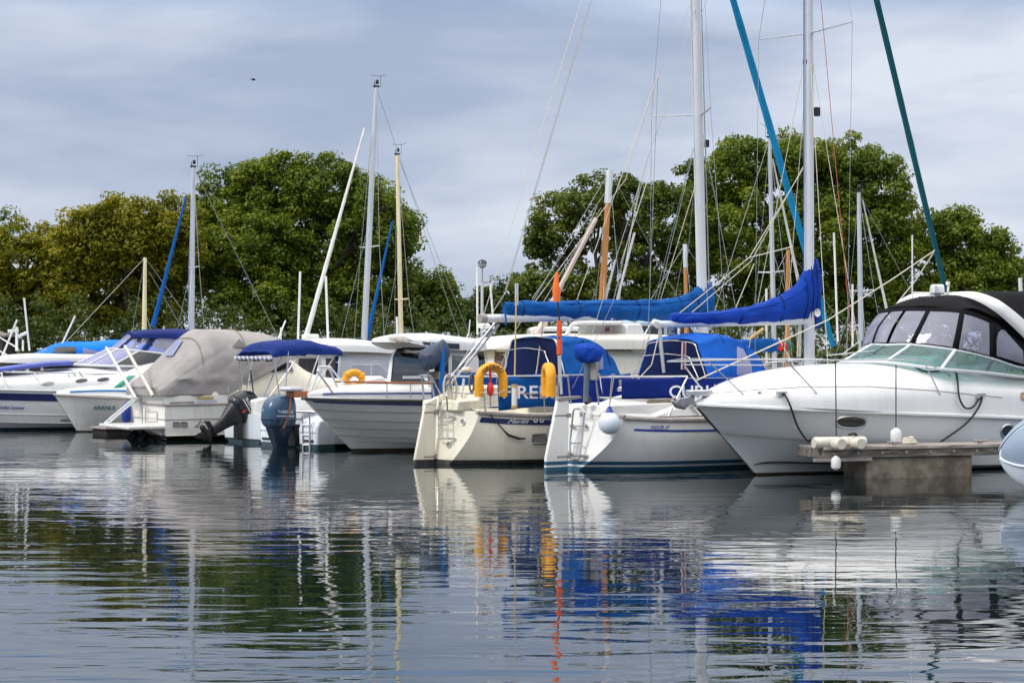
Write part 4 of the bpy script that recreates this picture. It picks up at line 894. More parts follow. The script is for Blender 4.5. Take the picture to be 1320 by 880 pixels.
for i in (-2, -1, 0, 1, 2):
    if i == 0: continue
    patch(can, U(i)-.007, U(i)+.007, 0, 1, 'canopy_strap', M['blackv'], nu=3, solid=.012)
for s_ in (1, -1):
    a, c_ = (U(3)-.010, U(3)+.012) if s_ > 0 else (U(-3)-.012, U(-3)+.010)
    patch(can, a, c_, 0, 1, 'canopy_strap', M['blackv'], nu=3, solid=.012)
    a, c_ = (U(3)+.012, U(5)) if s_ > 0 else (U(-5), U(-3)-.012)
    patch(can, a, c_, 0, 1, 'canopy_side', M['blackv'], nu=12, solid=.012)
patch(can, U(-3), U(3), -.02, .06, 'canopy_hem', M['blackv'], nu=30, solid=.014)
patch(can, U(-3), U(3), .90, 1.02, 'canopy_band', M['blackv'], nu=30, solid=.016)
hitc = MB().grid([[can.ev(u, v) for v in np.linspace(0, 1, 9)] for u in np.linspace(0, 1, 80)]).bvh()
b.decal('clear_panel', M['vinyl'], [(1283, 459), (1283, 437), (1285, 429), (1289, 424.5), (1294, 425), (1301, 433), (1310, 443), (1318, 452), (1320, 470), (1300, 464)], hitc, .02, 3, frame='zip', fm=M['blackv'], fr=.012)
# canopy roof and white radar arch
roof = Loft([[(-3.74, -.95, 2.66), (-3.5, -.42, 2.715), (-3.42, 0, 2.72), (-3.5, .42, 2.715), (-3.74, .95, 2.66)], [(-4.0, -1.06, 2.66), (-3.9, -.5, 2.83), (-3.86, 0, 2.86), (-3.9, .5, 2.83), (-4.0, 1.06, 2.66)], [(-4.5, -1.15, 2.50), (-4.5, -.6, 2.88), (-4.5, 0, 2.93), (-4.5, .6, 2.88), (-4.5, 1.15, 2.50)], [(-5.6, -1.2, 2.45), (-5.6, -.7, 2.93), (-5.6, 0, 2.99), (-5.6, .7, 2.93), (-5.6, 1.2, 2.45)], [(-7.0, -1.22, 2.2), (-7, -.7, 2.8), (-7, 0, 2.86), (-7, .7, 2.8), (-7, 1.22, 2.2)], [(-8.0, -1.2, 1.3), (-8, -.7, 1.4), (-8, 0, 1.4), (-8, .7, 1.4), (-8, 1.2, 1.3)]])
rb = wrinkle(roof.mb(40, 30), .012, (3, 3, 3), 2); rb.build('canopy_roof', M['blackv'], b.o, solid=.015, angle=60)
ap = [b.P(1170, 392, -1.05), b.P(1185, 386, -.75), b.P(1212, 380.5, -.1), b.P(1236, 379.5, .4), b.P(1256, 383, .8), b.P(1280, 395, 1.12), b.P(1300, 411, 1.23), b.P(1320, 430, 1.29), b.P(1345, 455, 1.33), b.P(1370, 490, 1.35)]
A_ = crom([tuple(p) for p in ap], np.linspace(0, len(ap)-1, 50)); wd = np.interp(np.linspace(0, 1, 50), [0, .3, .55, 1], [.05, .07, .17, .24])
G = []
for p, w_ in zip(A_, wd):
    p = Vector(p); G.append([p+Vector((-dx*w_*1.0, dy, dz*w_)) for dx, dy, dz in ((0, 0, -.35), (0, .03, -.1), (.1, .035, .2), (.9, .0, .62), (1.0, -.04, .6), (.9, -.08, .4), (.2, -.05, -.3))])
MB().grid(G, wrap=True).build('radar_arch', M['gelclean'], b.o, angle=50)
G2 = [[Vector((v.x, -v.y, v.z)) for v in r] for r in G[14:]]
MB().grid(G2, wrap=True).build('radar_arch', M['gelclean'], b.o, angle=50)
# roof fittings
p = b.P(1208, 373, .0); MB().box(p, (.22, .26, .17), R(-30), taper=.86).build('searchlight', M['gel'], b.o, bevel=.03)
MB().box(p+Vector((.115, .06, .01)), (.02, .16, .10), R(-30)).build('searchlight_lens', M['alu'], b.o)
MB().tube([p+Vector((0, 0, -.18)), p+Vector((0, 0, -.07))], .06, 10).build('searchlight_base', M['gel'], b.o)
b.rails('aerial_mount', [[b.P(1176, 391, -.5), b.P(1176, 303, -.5)], [b.P(1176, 377, -.5), b.P(1196, 377.5, -.3), b.P(1203, 377, -.1)]], .013, M['gel'])
MB().ell(b.P(1190, 382, -.3), (.09, .09, .035)).build('gps_antenna', M['gel'], b.o)
b.tube('white_post', [b.P(1221, 382, .1), b.P(1223, 366, .1)], .02, M['gel']); MB().box(b.P(1222, 365, .1), (.05, .05, .06)).build('anchor_light', M['cream'], b.o)
b.tube('white_post', [b.P(1316, 384, 0), b.P(1315, 358, 0)], .035, M['gel'])
# seats seen through the vinyl
for x, y in ((-4.6, .55), (-4.6, -.55)):
    MB().prism([(x+.25, y, 1.2), (x+.3, y, 1.72), (x-.2, y, 1.78), (x-.28, y, 2.08), (x-.42, y, 2.08), (x-.36, y, 1.2)], (0, .5, 0)).build('helm_seat', M['seatw'], b.o, bevel=.05)
MB().prism([(-3.2, 0, 1.4), (-3.15, 0, 1.86), (-3.35, 0, 1.9), (-3.8, 0, 1.75), (-3.9, 0, 1.4)], (0, 1.6, 0)).build('dashboard', M['gelclean'], b.o, bevel=.05)
b.rails('wheel', [[(-3.95+.05*math.cos(t), .5+.19*math.cos(t), 1.85+.19*math.sin(t)) for t in np.linspace(0, 2*math.pi, 14)]], .016, M['black'])
# bow: rail, anchor, roller, cleats
rt = [b.P(876, 466, .15), b.P(905, 464.5, .35), b.P(960, 463.2, .75), b.P(1010, 463.2, .95), b.P(1078, 464, 1.12), b.P(1120, 463.5, 1.18), b.P(1190, 463.5, 1.25)]
def deckp(px, py): return b.hit(px, py, tbv, .0)
legs = [((879, 466), (908, 506)), ((913, 465), (958, 508)), ((1013, 463), (1053, 507)), ((1192, 464), (1212, 509))]
rl = [rt+[deckp(1225, 484)]]
for (a, c), (e, f) in legs:
    q0 = min(crom([tuple(p) for p in rt], np.linspace(0, len(rt)-1, 80)), key=lambda v: abs((K.w(v).x/K.w(v).y*F+660)-a)); q1 = deckp(e, f) or b.P(e, f, .3)
    rl.append([Vector(q0), q1])
rl.append([Vector((p.x, -p.y, p.z)) for p in rt]); rl.append([rt[0], Vector((rt[0].x+.06, 0, rt[0].z)), Vector((rt[0].x, -rt[0].y, rt[0].z))])
for l in rl[4:5]: rl.append([Vector((p.x, -p.y, p.z)) for p in l])
b.rails('bow_rail', rl, .012, M['steel'])
b.rails('rail_upper', [[b.P(879, 470, .1), b.P(990, 470.5, .85)], [b.P(1085, 457, .2), b.P(1108, 440, .1)], [b.P(1065, 458, .0), b.P(1128, 452, .0)]], .009, M['steel'])
an = MB(); an.prism([b.P(893, 511), b.P(874, 513), b.P(868, 519), b.P(876, 524), b.P(893, 520)], (0, .10, 0)).tube([b.P(866, 516), b.P(872, 522), b.P(882, 524), b.P(890, 518)], [.03, .05, .05, .02], 6)
an.tube([b.P(868, 512), b.P(878, 525)], .03, 6).build('anchor', mat('galvanised anchor', (.27, .28, .30), .5, .3, var=.3), b.o, bevel=.01)
MB().box(b.P(898, 508, 0)+Vector((-.05, 0, .02)), (.45, .16, .10)).build('bow_roller', M['steel'], b.o, bevel=.02)
for px, py in ((1262, 511), (1006, 509)):
    h = b.hit(px, py, tbv, .03); MB().box(h, (.16, .05, .05)).tube([h+Vector((-.1, .02, .03)), h+Vector((.1, .02, .03))], .02, 6).build('cleat', M['steel'], b.o)
for px, py in ((979, 506), (923, 497)): MB().box(b.hit(px, py, tbv, .01), (.05, .03, .02)).build('deck_filler', M['rub'], b.o)
def rope(name, label, boat, pts, r, m, cat='rope', group='mooring lines'):
    p0 = Vector(pts[0]); A = crom([tuple(Vector(p)-p0) for p in pts], np.linspace(0, len(pts)-1, len(pts)*5))
    o = MB().tube([Vector(a) for a in A], r, 6).build(name, m, None); o.location = boat.w(p0); o.rotation_euler = (0, 0, R(boat.deg)); tag(o, label, cat, group); return o
ht = lambda px, py, off=.03: b.hit(px, py, hbv, off) or b.hit(px, py, tbv, off) or b.P(px, py, 1.3)
rope('mooring_line', 'black mooring rope from the cruiser bow cleat down to the white pontoon rollers', b, [ht(1003, 509), ht(1009, 509, .05), ht(1017, 523, .06), ht(1026, 545, .08), ht(1037, 560, .15), b.P(1046, 566, 1.0)], .016, M['ropeblk'])
rope('mooring_line', 'black mooring rope looping from the cruiser side cleat down to the pontoon', b, [ht(1178, 475), ht(1195, 481), ht(1228, 480), ht(1232, 492, .05), ht(1233, 512, .06), ht(1240, 525, .06), ht(1250, 525, .06), ht(1258, 516, .05), ht(1263, 512, .05), ht(1258, 525, .06), ht(1240, 545, .08), ht(1203, 569, .12)], .016, M['ropeblk'])
_a = b.P(1077, 464, 1.12); _b = b.P(1078, 562, 1.32)
rope('fender_line', 'thin black line holding the fender that hangs over the pontoon end', b, [_a, _a.lerp(_b, .3), _a.lerp(_b, .7), _b], .010, M['ropeblk'], group='fender lines')
def fender(name, label, px, py0, py1, Y, r, m, line=None):
    top_, bot = wpt(px, py0, Y), wpt(px, py1, Y); L_ = (top_-bot).length
    root = link(bpy.data.objects.new(name, None)); root.location = bot; tag(root, label, 'fender', 'fenders')
    MB().lathe((0, 0, 0), [(0, 0), (r*.45, .01), (r*.5, L_*.08), (r*.85, L_*.14), (r, L_*.25), (r, L_*.72), (r*.8, L_*.86), (r*.4, L_*.93), (r*.3, L_), (0, L_)], 14).build('body', m, root)
    if line: MB().tube([(0, 0, L_*.97), wpt(*line, Y+.05)-root.location], .010, 5).build('lanyard', M['ropeblk'], root)
    return root
fender('fender', 'white fender hanging on a black line against the cruiser side above the pontoon', 1155, 551, 571, 31.75, .088, M['fender'], (1155, 470))

# ---------------------------------------------------------------- finger pontoon
PT = Boat('pontoon', 'concrete finger pontoon with weathered timber edge in front of the big cruiser', 'pontoon', 5.35, 31.55, 20)
x0, x1 = -.78, 3.0
pn = MB()
for k in range(5): pn.box((x0+(x1-x0)/2, -.30+.15*k, .485), (x1-x0, .14, .035))
pn.build('planks', M['plank'], PT.o, bevel=.006)
MB().box((x0+(x1-x0)/2, -.40, .405), (x1-x0, .06, .15)).box((x0+(x1-x0)/2, .40, .405), (x1-x0, .06, .15)).box((x0+.03, 0, .405), (.06, .8, .15)).build('edge_beam', M['sidebeam'], PT.o, bevel=.008)
MB().box((x0+(x1-x0)/2, -.44, .475), (x1-x0, .03, .05)).build('edge_strip', M['plank'], PT.o, bevel=.006)
MB().box((x0+.35, -.41, .305), (1.0, .05, .05)).build('steel_angle', M['rub'], PT.o)
MB().box((.95, -.02, .02), (1.90, .72, .64)).build('float', M['conc'], PT.o, bevel=.02)
root = link(bpy.data.objects.new('pontoon_fender', None)); root.location = PT.w((x0+.33, -.35, .565)); root.rotation_euler = (0, 0, R(20)); tag(root, 'three weathered white roller floats lashed on the end of the pontoon', 'fender', 'fenders')
MB().lathe((-.45, 0, 0), [(0, 0), (.08, .0), (.092, .03), (.092, .42), (.078, .45), (.078, .47), (.092, .5), (.092, .86), (.08, .89), (0, .89)], 14, 'X').build('roller', M['fendercream'], root)
for x in (-.12, .22): MB().lathe((x, -.28, -.01), [(0, 0), (.08, 0), (.092, .02), (.095, .03), (.095, .40), (0, .42)], 14, 'Y').build('roller', M['fendercream'], root)
MB().tube([(.28, .05, 0), (.3, .02, .12), (.2, -.1, .14), (.1, -.1, .12)], .02, 6).build('lashing', M['ropeblk'], root)
fender('fender', 'small white fender hanging under the end of the pontoon', 1077.5, 587, 606, 30.9, .075, M['fender'])
# ---------------------------------------------------------------- tender bow at the right edge
T_ = Boat('tender', 'blue grey tender with a pale rubbing tube, bow cut by the right edge', 'dinghy', 7.22, 28.1, 168)
R_ = []
for x, hw, zt, zb in ((.42, .03, .58, .46), (.34, .20, .72, .30), (.14, .42, .93, .12), (-.2, .64, 1.10, .0), (-.9, .84, 1.16, -.1), (-2.2, .86, 1.12, -.15)):
    R_.append([(x, -hw*.75, zt), (x, -hw, zt*.72+zb*.28), (x, -hw*.9, zt*.4+zb*.6), (x, -hw*.45, zb+.03), (x, 0, zb), (x, hw*.45, zb+.03), (x, hw*.9, zt*.4+zb*.6), (x, hw, zt*.72+zb*.28), (x, hw*.75, zt)])
lf = Loft(R_[::-1]); hb = lf.mb(34, 40, (1, 1)); hb.build('hull', M['dinwhite'], T_.o, angle=60)
tc_ = Loft([[(x+.015, -hw*.76, zt+.0), (x+.01, -hw*.5, zt+.03), (x, 0, zt+.05), (x+.01, hw*.5, zt+.03), (x+.015, hw*.76, zt)] for x, hw, zt in ((-2.2, .86, 1.12), (-.9, .84, 1.16), (-.2, .64, 1.10), (.14, .42, .93), (.34, .20, .72), (.42, .03, .58))])
tc_.mb(30, 20, (1, 1)).build('cover', M['dingrey'], T_.o, angle=60)
sd_ = MB()
for sg in (1, -1):
    MB().grid([[lf.ev(u, .5+sg*v)+Vector((0, sg*.006, 0)) for v in np.linspace(.24, .49, 8)] for u in np.linspace(0, .93, 30)]).build('side_panel', M['dingrey'], T_.o, angle=60)
    MB().tube([lf.ev(u, .5+sg*.23)+Vector((0, sg*.01, 0)) for u in np.linspace(0, .95, 30)], .018, 6).build('rubbing_cord', M['dinwhite'], T_.o)

# ================================================================== clinker look motorboat (bow to the left, centre)
b = G_ = Boat('motorboat', 'white motorboat with ribbed grey sides, teak rail and dark wheelhouse windows', 'motorboat', -4.05, 38.75, 215, group='motor cruisers in the marina')
gb = [(-1, (.012, .012, .016)), (.055, (.58, .59, .56)), (2.9, (.6, .6, .57))]
mG = mat('white ribbed hull', (.60, .61, .57), .25, var=.07, scale=1.3, bands=gb, streak=.1)
lf = Loft(chine_rings([(-6.3, .92, 1.12, 1.02, .1, .3, 0), (-4.6, .94, 1.18, 1.04, .12, .35, .05), (-3.2, .98, 1.14, .90, .16, .4, .3), (-2.2, 1.02, .92, .58, .2, .4, .6), (-1.55, 1.05, .55, .26, .22, .35, .9), (-1.16, 1.08, .03, .02, .2, .25, 1.06)]))
hb = lf.mb(44, 50, (1, 0)); hbv = hb.bvh(); hb.build('hull', mG, b.o, angle=25)
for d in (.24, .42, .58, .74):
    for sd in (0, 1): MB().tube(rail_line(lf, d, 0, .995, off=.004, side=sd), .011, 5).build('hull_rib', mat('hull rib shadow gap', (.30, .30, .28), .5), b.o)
strip(lf, .07, .10, 0, .97, off=.012).build('side_stripe', M['purple'], b.o)
MB().tube(rail_line(lf, .03, 0, 1, off=.02), .028, 6).tube(rail_line(lf, .03, 0, 1, off=.02, side=1), .028, 6).build('rubbing_strake', M['black'], b.o)
dk = Loft([arch(-6.3, 1.1, .92, 1.22, 5), arch(-4.6, 1.14, .94, 1.26, 5), arch(-3.2, 1.08, .98, 1.30, 4.5), arch(-2.2, .86, 1.02, 1.32, 3.5), arch(-1.4, .56, 1.05, 1.32, 3), arch(-.6, .22, 1.08, 1.26, 3), arch(-.15, .03, 1.09, 1.16, 3)])
db_ = dk.mb(34, 36, (1, 1)); dbv = db_.bvh(); db_.build('deck', M['gelclean'], b.o, angle=60)
for sd, sg in ((1, 1), (0, -1)):
    b.tube('deck_stripe', [dk.ev(u, .5+sg*.43)+Vector((0, sg*.012, 0)) for u in np.linspace(.02, .9, 24)], .014, M['purple'], n=5)
    pts = [Vector((x, sg*y, z)) for x, y, z in ((-1.1, .58, 1.36), (-2.2, .90, 1.34), (-3.2, 1.08, 1.32), (-4.6, 1.15, 1.32), (-6, 1.13, 1.3))]
    MB().tube([Vector(p) for p in crom([tuple(p) for p in pts], np.linspace(0, 4, 24))], .022, 6, flat=(1, 1.6)).build('teak_rail', M['teak'], b.o)
    for x, y in ((-1.5, .70), (-1.95, .84), (-2.45, .95), (-2.9, 1.04), (-3.4, 1.1), (-4.0, 1.13), (-4.8, 1.15), (-5.6, 1.13)): b.tube('stanchion', [(x, sg*y, 1.05), (x, sg*y, 1.33)], .014, M['steel'])
b.rails('bow_rail', [[b.P(429, 506, .25), b.P(409, 478, .25), b.P(411, 473, .22), b.P(418, 472.5, .2), b.P(425, 476, .15), b.P(438, 507, .1)], [b.P(452, 505, -.2), b.P(428, 476, -.2), b.P(426, 473, -.2), b.P(419, 472, -.2), b.P(413, 474, -.25), b.P(400, 505, -.25)]], .024, M['mastw'])
# wheelhouse: rings run across at each x
wr = Loft([arch(-2.40, .78, 1.26, 1.5, 7), arch(-2.52, .82, 1.26, 2.0, 7), arch(-2.8, .88, 1.26, 2.02, 7), arch(-3.2, .92, 1.26, 2.0, 7), arch(-3.5, .92, 1.25, 1.98, 7)])
wb_ = wr.mb(30, 40, (1, 1)); wbv = wb_.bvh(); wb_.build('wheelhouse', M['gelclean'], b.o, angle=50)
b.decal('window', M['glass'], [(505, 491), (509, 449), (553, 449), (553, 491)], wbv, .012, 3, frame='frame', fm=M['black'], fr=.014)
b.decal('window', M['glass'], [(562, 488), (562, 452), (577, 452), (577, 488)], wbv, .012, 2, frame='frame', fm=M['black'], fr=.014)
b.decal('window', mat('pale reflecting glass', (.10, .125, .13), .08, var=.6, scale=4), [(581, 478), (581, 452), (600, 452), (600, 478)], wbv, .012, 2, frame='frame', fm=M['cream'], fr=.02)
MB().box(b.P(541, 486, 1.0), (.75, .03, .05)).build('panel', M['gelclean'], b.o)
rf = Loft([arch(-1.98, .66, 2.14, 2.20, 5), arch(-2.1, .84, 2.10, 2.25, 5), arch(-2.5, .98, 2.0, 2.32, 4.5), arch(-2.8, 1.0, 1.99, 2.30, 4.5), arch(-3.2, 1.0, 1.98, 2.26, 4.5), arch(-3.65, .98, 1.98, 2.22, 4.5)])
rb_ = rf.mb(34, 36, (1, 1)); rbv = rb_.bvh(); ro = rb_.build('roof', M['gelclean'], b.o, angle=50)
b.decal('roof_hatch', M['rub'], [(500, 435), (522, 434), (540, 442), (507, 443)], rbv, .012, 3, ro)
bo = b.decal('name_band', mat('dark slate band', (.03, .035, .06), .3), [(544, 440.5), (592, 443), (592, 450), (549, 448)], rbv, .012, 3, ro)
b.text('lettering', 'TO5', M['letterw'], [(554, 442.2), (565, 442.7), (565, 446.6), (554, 446.2)], rbv, .022, 0, parent=ro)
b.tube('aerial', [b.P(512, 434, 0), b.P(511.5, 408, 0)], .022, M['gel'], ro)

# ================================================================== white open boat with the grey blue outboard
b = E_b = Boat('fishing_boat', 'white open motorboat with a big upright grey blue outboard and stern ladder', 'motorboat', -4.24, 41.35, 42, group='small outboard boats')
eb = [(-1, (.008, .05, .085)), (.085, (.70, .75, .80)), (2.9, (.72, .76, .8))]
mE = mat('white hull with teal bottom', (.74, .76, .78), .2, var=.06, scale=1.5, bands=eb)
lf = Loft(chine_rings([(0, .70, 1.02, .98, .10, .25, -.05), (1.2, .74, 1.06, .98, .12, .3, 0), (2.6, .84, .95, .72, .18, .3, .2), (3.5, .96, .6, .3, .22, .3, .5), (4.0, 1.02, .04, .03, .2, .2, .6)]))
hb = lf.mb(34, 40, (1, 0)); hbv = hb.bvh(); hb.build('hull', mE, b.o, angle=25); deck_grid(lf, .02, dz=.0).build('deck', M['gelclean'], b.o)
MB().tube(rail_line(lf, .03, 0, 1, off=.02), .026, 6).tube(rail_line(lf, .03, 0, 1, off=.02, side=1), .026, 6).build('rubbing_strake', M['gelclean'], b.o)
MB().tube(rail_line(lf, .10, 0, .98, off=.012), .010, 5).tube([lf.ev(0, 0)+Vector((-.012, 0, -.12)), lf.ev(0, 1)+Vector((-.012, 0, -.12))], .010, 5).build('strake_insert', M['rub'], b.o)
# sponsons either side of the motor well
for sg in (1, -1):
    MB().prism([(-.42, sg*.68, -.2), (-.45, sg*.68, .40), (-.38, sg*.68, .58), (.05, sg*.68, .68), (.05, sg*.68, -.2)], (0, .62, 0)).build('stern_sponson', mE, b.o, bevel=.05)
    MB().box((-.445, sg*.72, .16), (.02, .34, .045)).build('drain_slot', M['black'], b.o)
    MB().box((-.447, sg*.68, .33), (.012, .56, .012)).build('panel_line', M['rub'], b.o)
    MB().prism([(.0, sg*.9, .66), (.1, sg*.9, .98), (.9, sg*.9, 1.0), (1.3, sg*.9, .72)], (0, .16, 0)).build('quarter_coaming', M['gelclean'], b.o, bevel=.04)
MB().prism([(1.35, 0, .7), (1.3, 0, 1.38), (1.7, 0, 1.45), (2.2, 0, 1.1), (2.3, 0, .7)], (0, .8, 0)).build('console', M['gelclean'], b.o, bevel=.05)
MB().box((.75, .1, .95), (.45, .9, .35)).build('seat_box', M['seatw'], b.o, bevel=.05)
MB().box(b.P(383, 508, -.2), (.36, .3, .13)).build('wood_locker', M['teak'], b.o, bevel=.02)
MB().box(b.P(376, 501, -.2), (.42, .34, .09), R(10)).build('boat_cushion', M['greywin'], b.o, bevel=.05)
lad = b.rails('boarding_ladder', [[(-.46, -.55, 0), (-.46, -.55, .66)], [(-.46, -.78, 0), (-.46, -.78, .68)], [(-.5, -.84, 0), (-.5, -.84, .72)]], .016, M['steel'])
for z in (.08, .28, .48): b.tube('rung', [(-.46, -.55, z), (-.46, -.8, z)], .018, M['gel'], lad)
def outboard(boat, base, tilt, body, leg, txt, tcol, k=1.0, yaw=0, extra=None):
    """cowling at the top of the transom, leg below; tilt swings the leg aft and up"""
    Mx = Matrix.Translation(Vector(base)) @ Matrix.Rotation(yaw, 4, 'Z') @ Matrix.Rotation(tilt, 4, 'Y') @ Matrix.Scale(k, 4)
    x_ = lambda v: Mx @ Vector(v)
    def ring(z, ax, ay, cx, p=3.0): return [(cx+ax*math.copysign(abs(math.cos(t))**(2/p), math.cos(t)), ay*math.copysign(abs(math.sin(t))**(2/p), math.sin(t)), z) for t in np.linspace(0, 2*math.pi, 25)]
    cw = Loft([ring(.02, .10, .10, -.02), ring(.05, .30, .20, -.04), ring(.18, .36, .25, -.05), ring(.40, .355, .255, -.05), ring(.55, .32, .235, -.03), ring(.66, .25, .19, .0), ring(.70, .12, .1, .02), ring(.705, .02, .02, .02)])
    cb_ = cw.mb(40, 40, (1, 1)); loc = cb_.bvh(); cb_.xf(x_); co = cb_.build('outboard_motor', body, boat.o, angle=50)
    MB().tube([x_(p) for p in ring(.20, .368, .262, -.05)], .012*k, 5, closed=False).build('cowling_seam', leg, co)
    lg = Loft([ring(.06, .29, .19, -.04), ring(-.15, .22, .15, -.03), ring(-.38, .15, .09, -.0), ring(-.62, .12, .065, .0), ring(-.9, .11, .05, -.02), ring(-1.02, .10, .03, -.03)])
    lb = lg.mb(30, 26, (1, 1)); lb.box((-.08, 0, -.72), (.42, .26, .025)); lb.lathe((-.30, 0, -.90), [(.02, 0), (.07, .05), (.075, .25), (.06, .42), (.01, .52)], 12, 'X')
    lb.prism([(.1, 0, -.95), (-.12, 0, -1.18), (-.18, 0, -1.15), (-.15, 0, -.95)], (0, .02, 0)); lb.xf(x_); lb.build('outboard_leg', leg, co, angle=40)
    pr = MB()
    for q in range(3):
        a = 2*math.pi*q/3+.4
        pr.grid([[x_((-.34-.05*math.sin(s)*t-.0, (.04+.13*t)*math.cos(a+s*.55), -.90+(.04+.13*t)*math.sin(a+s*.55))) for s in np.linspace(-1, 1, 5)*(.5+.5*math.sin(math.pi*min(.95, t+.15)))] for t in np.linspace(0, 1, 6)])
    pr.build('propeller', leg, co, solid=.012*k)
    MB().box(x_((.36, 0, -.12)), (.14*k, .24*k, .46*k)).build('transom_bracket', M['black'], co, bevel=.015)
    def side(a, c_, sg, x0, x1, z0, z1):
        # reading direction runs so that letters read from outside
        p = Vector((x0+(x1-x0)*a, -sg*1, z0+(z1-z0)*c_)); h = loc.ray_cast(p, Vector((0, sg, 0)))[0]
        return x_((h if h else Vector((p.x, -sg*.25, p.z)))+Vector((0, -sg*.008, 0)))
    boat.text('lettering', txt, tcol, None, fn=lambda a, c_: side(a, c_, 1, -.26, .14, .33, .40), parent=co, bold=.012)
    MB().grid([[side(a, c_, 1, -.28, .18, .265, .285) for c_ in (0, 1)] for a in np.linspace(0, 1, 10)]).build('cowling_line', tcol, co)
    if extra:
        def back(a, c_):
            p = Vector((-1, .02+.17*(1-a), .36+.05*c_)); h = loc.ray_cast(p, Vector((1, 0, 0)))[0]; return x_((h if h else Vector((-.4, p.y, p.z)))+Vector((-.008, 0, 0)))
        boat.text('lettering', extra, tcol, None, fn=back, parent=co, bold=.01)
    return co, x_
co, _x = outboard(b, (-.62, 0, .38), R(2), M['greyblue'], M['legblue'], 'YAMAHA', M['lettergrey'], .98, extra='F200')
b.tube('tie_rope', [_x((.1, -.2, .72)), _x((.05, -.262, .5)), _x((-.02, -.265, .25)), _x((-.12, -.268, .02))], .022, mat('rust rope', (.22, .09, .045), .9, var=.3))

# ================================================================== second small boat, black outboard tilted up
b = Db = Boat('fishing_boat', 'small white boat with navy sun canopy and a black outboard tilted up', 'motorboat', -5.74, 43.2, 37, group='small outboard boats')
lf = Loft(chine_rings([(0, .62, .86, .82, .08, .2, -.05), (1.2, .66, .9, .82, .1, .25, 0), (2.6, .76, .8, .6, .16, .3, .2), (3.5, .86, .5, .25, .2, .3, .5), (3.9, .92, .04, .03, .2, .2, .6)]))
hb = lf.mb(30, 36, (1, 0)); hb.build('hull', mE, b.o, angle=25); deck_grid(lf, .02).build('deck', M['gelclean'], b.o)
MB().tube(rail_line(lf, .02, 0, 1, off=.02), .028, 6).tube(rail_line(lf, .02, 0, 1, off=.02, side=1), .028, 6).build('rubbing_strake', M['gelclean'], b.o)
MB().prism([(.05, 0, .6), (.02, 0, .92), (.35, 0, .98), (.6, 0, .6)], (0, .9, 0)).build('stern_locker', M['deck'], b.o, bevel=.04)
b.rails('stern_rail', [[(.1, .8, .6), (.05, .8, 1.2), (.05, .3, 1.25)], [(.05, .3, 1.25), (.1, .3, .9)]], .016, M['steel'])
# bimini
bi = Loft([arch(-.30, .74, 1.80, 1.94, 3), arch(-.05, .76, 1.85, 2.14, 3), arch(.7, .78, 1.88, 2.20, 3), arch(1.45, .76, 1.86, 2.06, 3)])
bb = wrinkle(bi.mb(40, 50), .022, (3.5, 3.5, 3.5), 3); bb.xf(lambda v: v+Vector((.55, 0, 0))); bo = bb.build('sun_canopy', M['navy'], b.o, solid=.015, angle=60)
bo.data.materials[0] = mat('deep blue canvas', (.003, .020, .15), var=.2, **CV)
rl_ = MB()
for k in range(9):
    y = -.72+.18*k; rl_.tube([(-.33, y-.06, 1.83), (-.34, y, 1.79), (-.33, y+.06, 1.83)], .035, 6)
rl_.xf(lambda v: v+Vector((.55, 0, 0))).build('rolled_curtain', M['greywin'], bo)
MB().grid([[(-.31, -.78+1.56*i/8, 1.84-.09*j-.02*math.sin(i*2.2)) for j in (0, 1)] for i in range(9)]).xf(lambda v: v+Vector((.55, 0, 0))).build('valance', M['navy'], bo, solid=.012)
for sg in (1, -1):
    for p0, p1 in (((-.25, .77, 1.84), (-.05, .92, .72)), ((.1, .79, 1.95), (-.02, .95, .72)), ((.9, .79, 2.0), (.35, .96, .74)), ((1.3, .77, 1.9), (.4, .95, .74))):
        b.tube('canopy_pole', [Vector((p0[0]+.55, sg*p0[1]*.96, p0[2])), Vector((p1[0]+.5, sg*p1[1]*.9, p1[2]-.06))], .015, M['steel'], bo)
b.tube('fishing_rod', [(.35, .1, .62), (.25, .16, 1.55)], .014, M['black'])
co, _x = outboard(b, (-.22, .0, .60), R(58), M['blackgloss'], M['black'], 'SUZUKI', M['letterw'], .88)
MB().grid([[_x((-.05+.05*a, -.268, .08+.1*c)) for c in (0, 1)] for a in (0, 1)]).build('red_flash', M['red'], co)
# ================================================================== cruiser under the taupe cover
b = Cb = Boat('motor_cruiser', 'white cruiser whose cockpit is wrapped in a taupe grey canvas cover', 'motorboat', -8.08, 45.0, 30, group='motor cruisers in the marina')
cb2 = [(-1, (.02, .02, .02)), (.08, (.80, .78, .72)), (2.9, (.8, .78, .72))]
mC = mat('white hull with scum line', (.80, .78, .72), .2, var=.06, scale=1.5, bands=cb2, streak=.3)
lf = Loft(chine_rings([(0, .98, 1.05, 1.0, .12, .35, -.04), (2, 1.0, 1.28, 1.16, .14, .4, 0), (4.2, 1.06, 1.16, .92, .2, .4, .15), (5.9, 1.16, .72, .4, .25, .4, .5), (6.8, 1.22, .05, .03, .2, .3, .7)]))
hb = lf.mb(44, 46, (1, 0)); hbv = hb.bvh(); hb.build('hull', mC, b.o, angle=25); deck_grid(lf, .05).build('deck', M['gel'], b.o)
for sd in (0, 1): MB().tube(rail_line(lf, .20, 0, 1, off=.015, side=sd), .024, 6).build('rubbing_strake', M['rub'], b.o)
MB().tube([lf.below(0, .20, 0)+Vector((-.02, 0, 0)), lf.below(0, .20, 1)+Vector((-.02, 0, 0))], .024, 6).build('rubbing_strake', M['rub'], b.o)
MB().tube([lf.below(0, .52, 0)+Vector((-.012, 0, 0)), lf.below(0, .52, 1)+Vector((-.012, 0, 0))], .009, 5).tube(rail_line(lf, .52, 0, .3, off=.008), .009, 5).build('moulding_line', M['rub'], b.o)
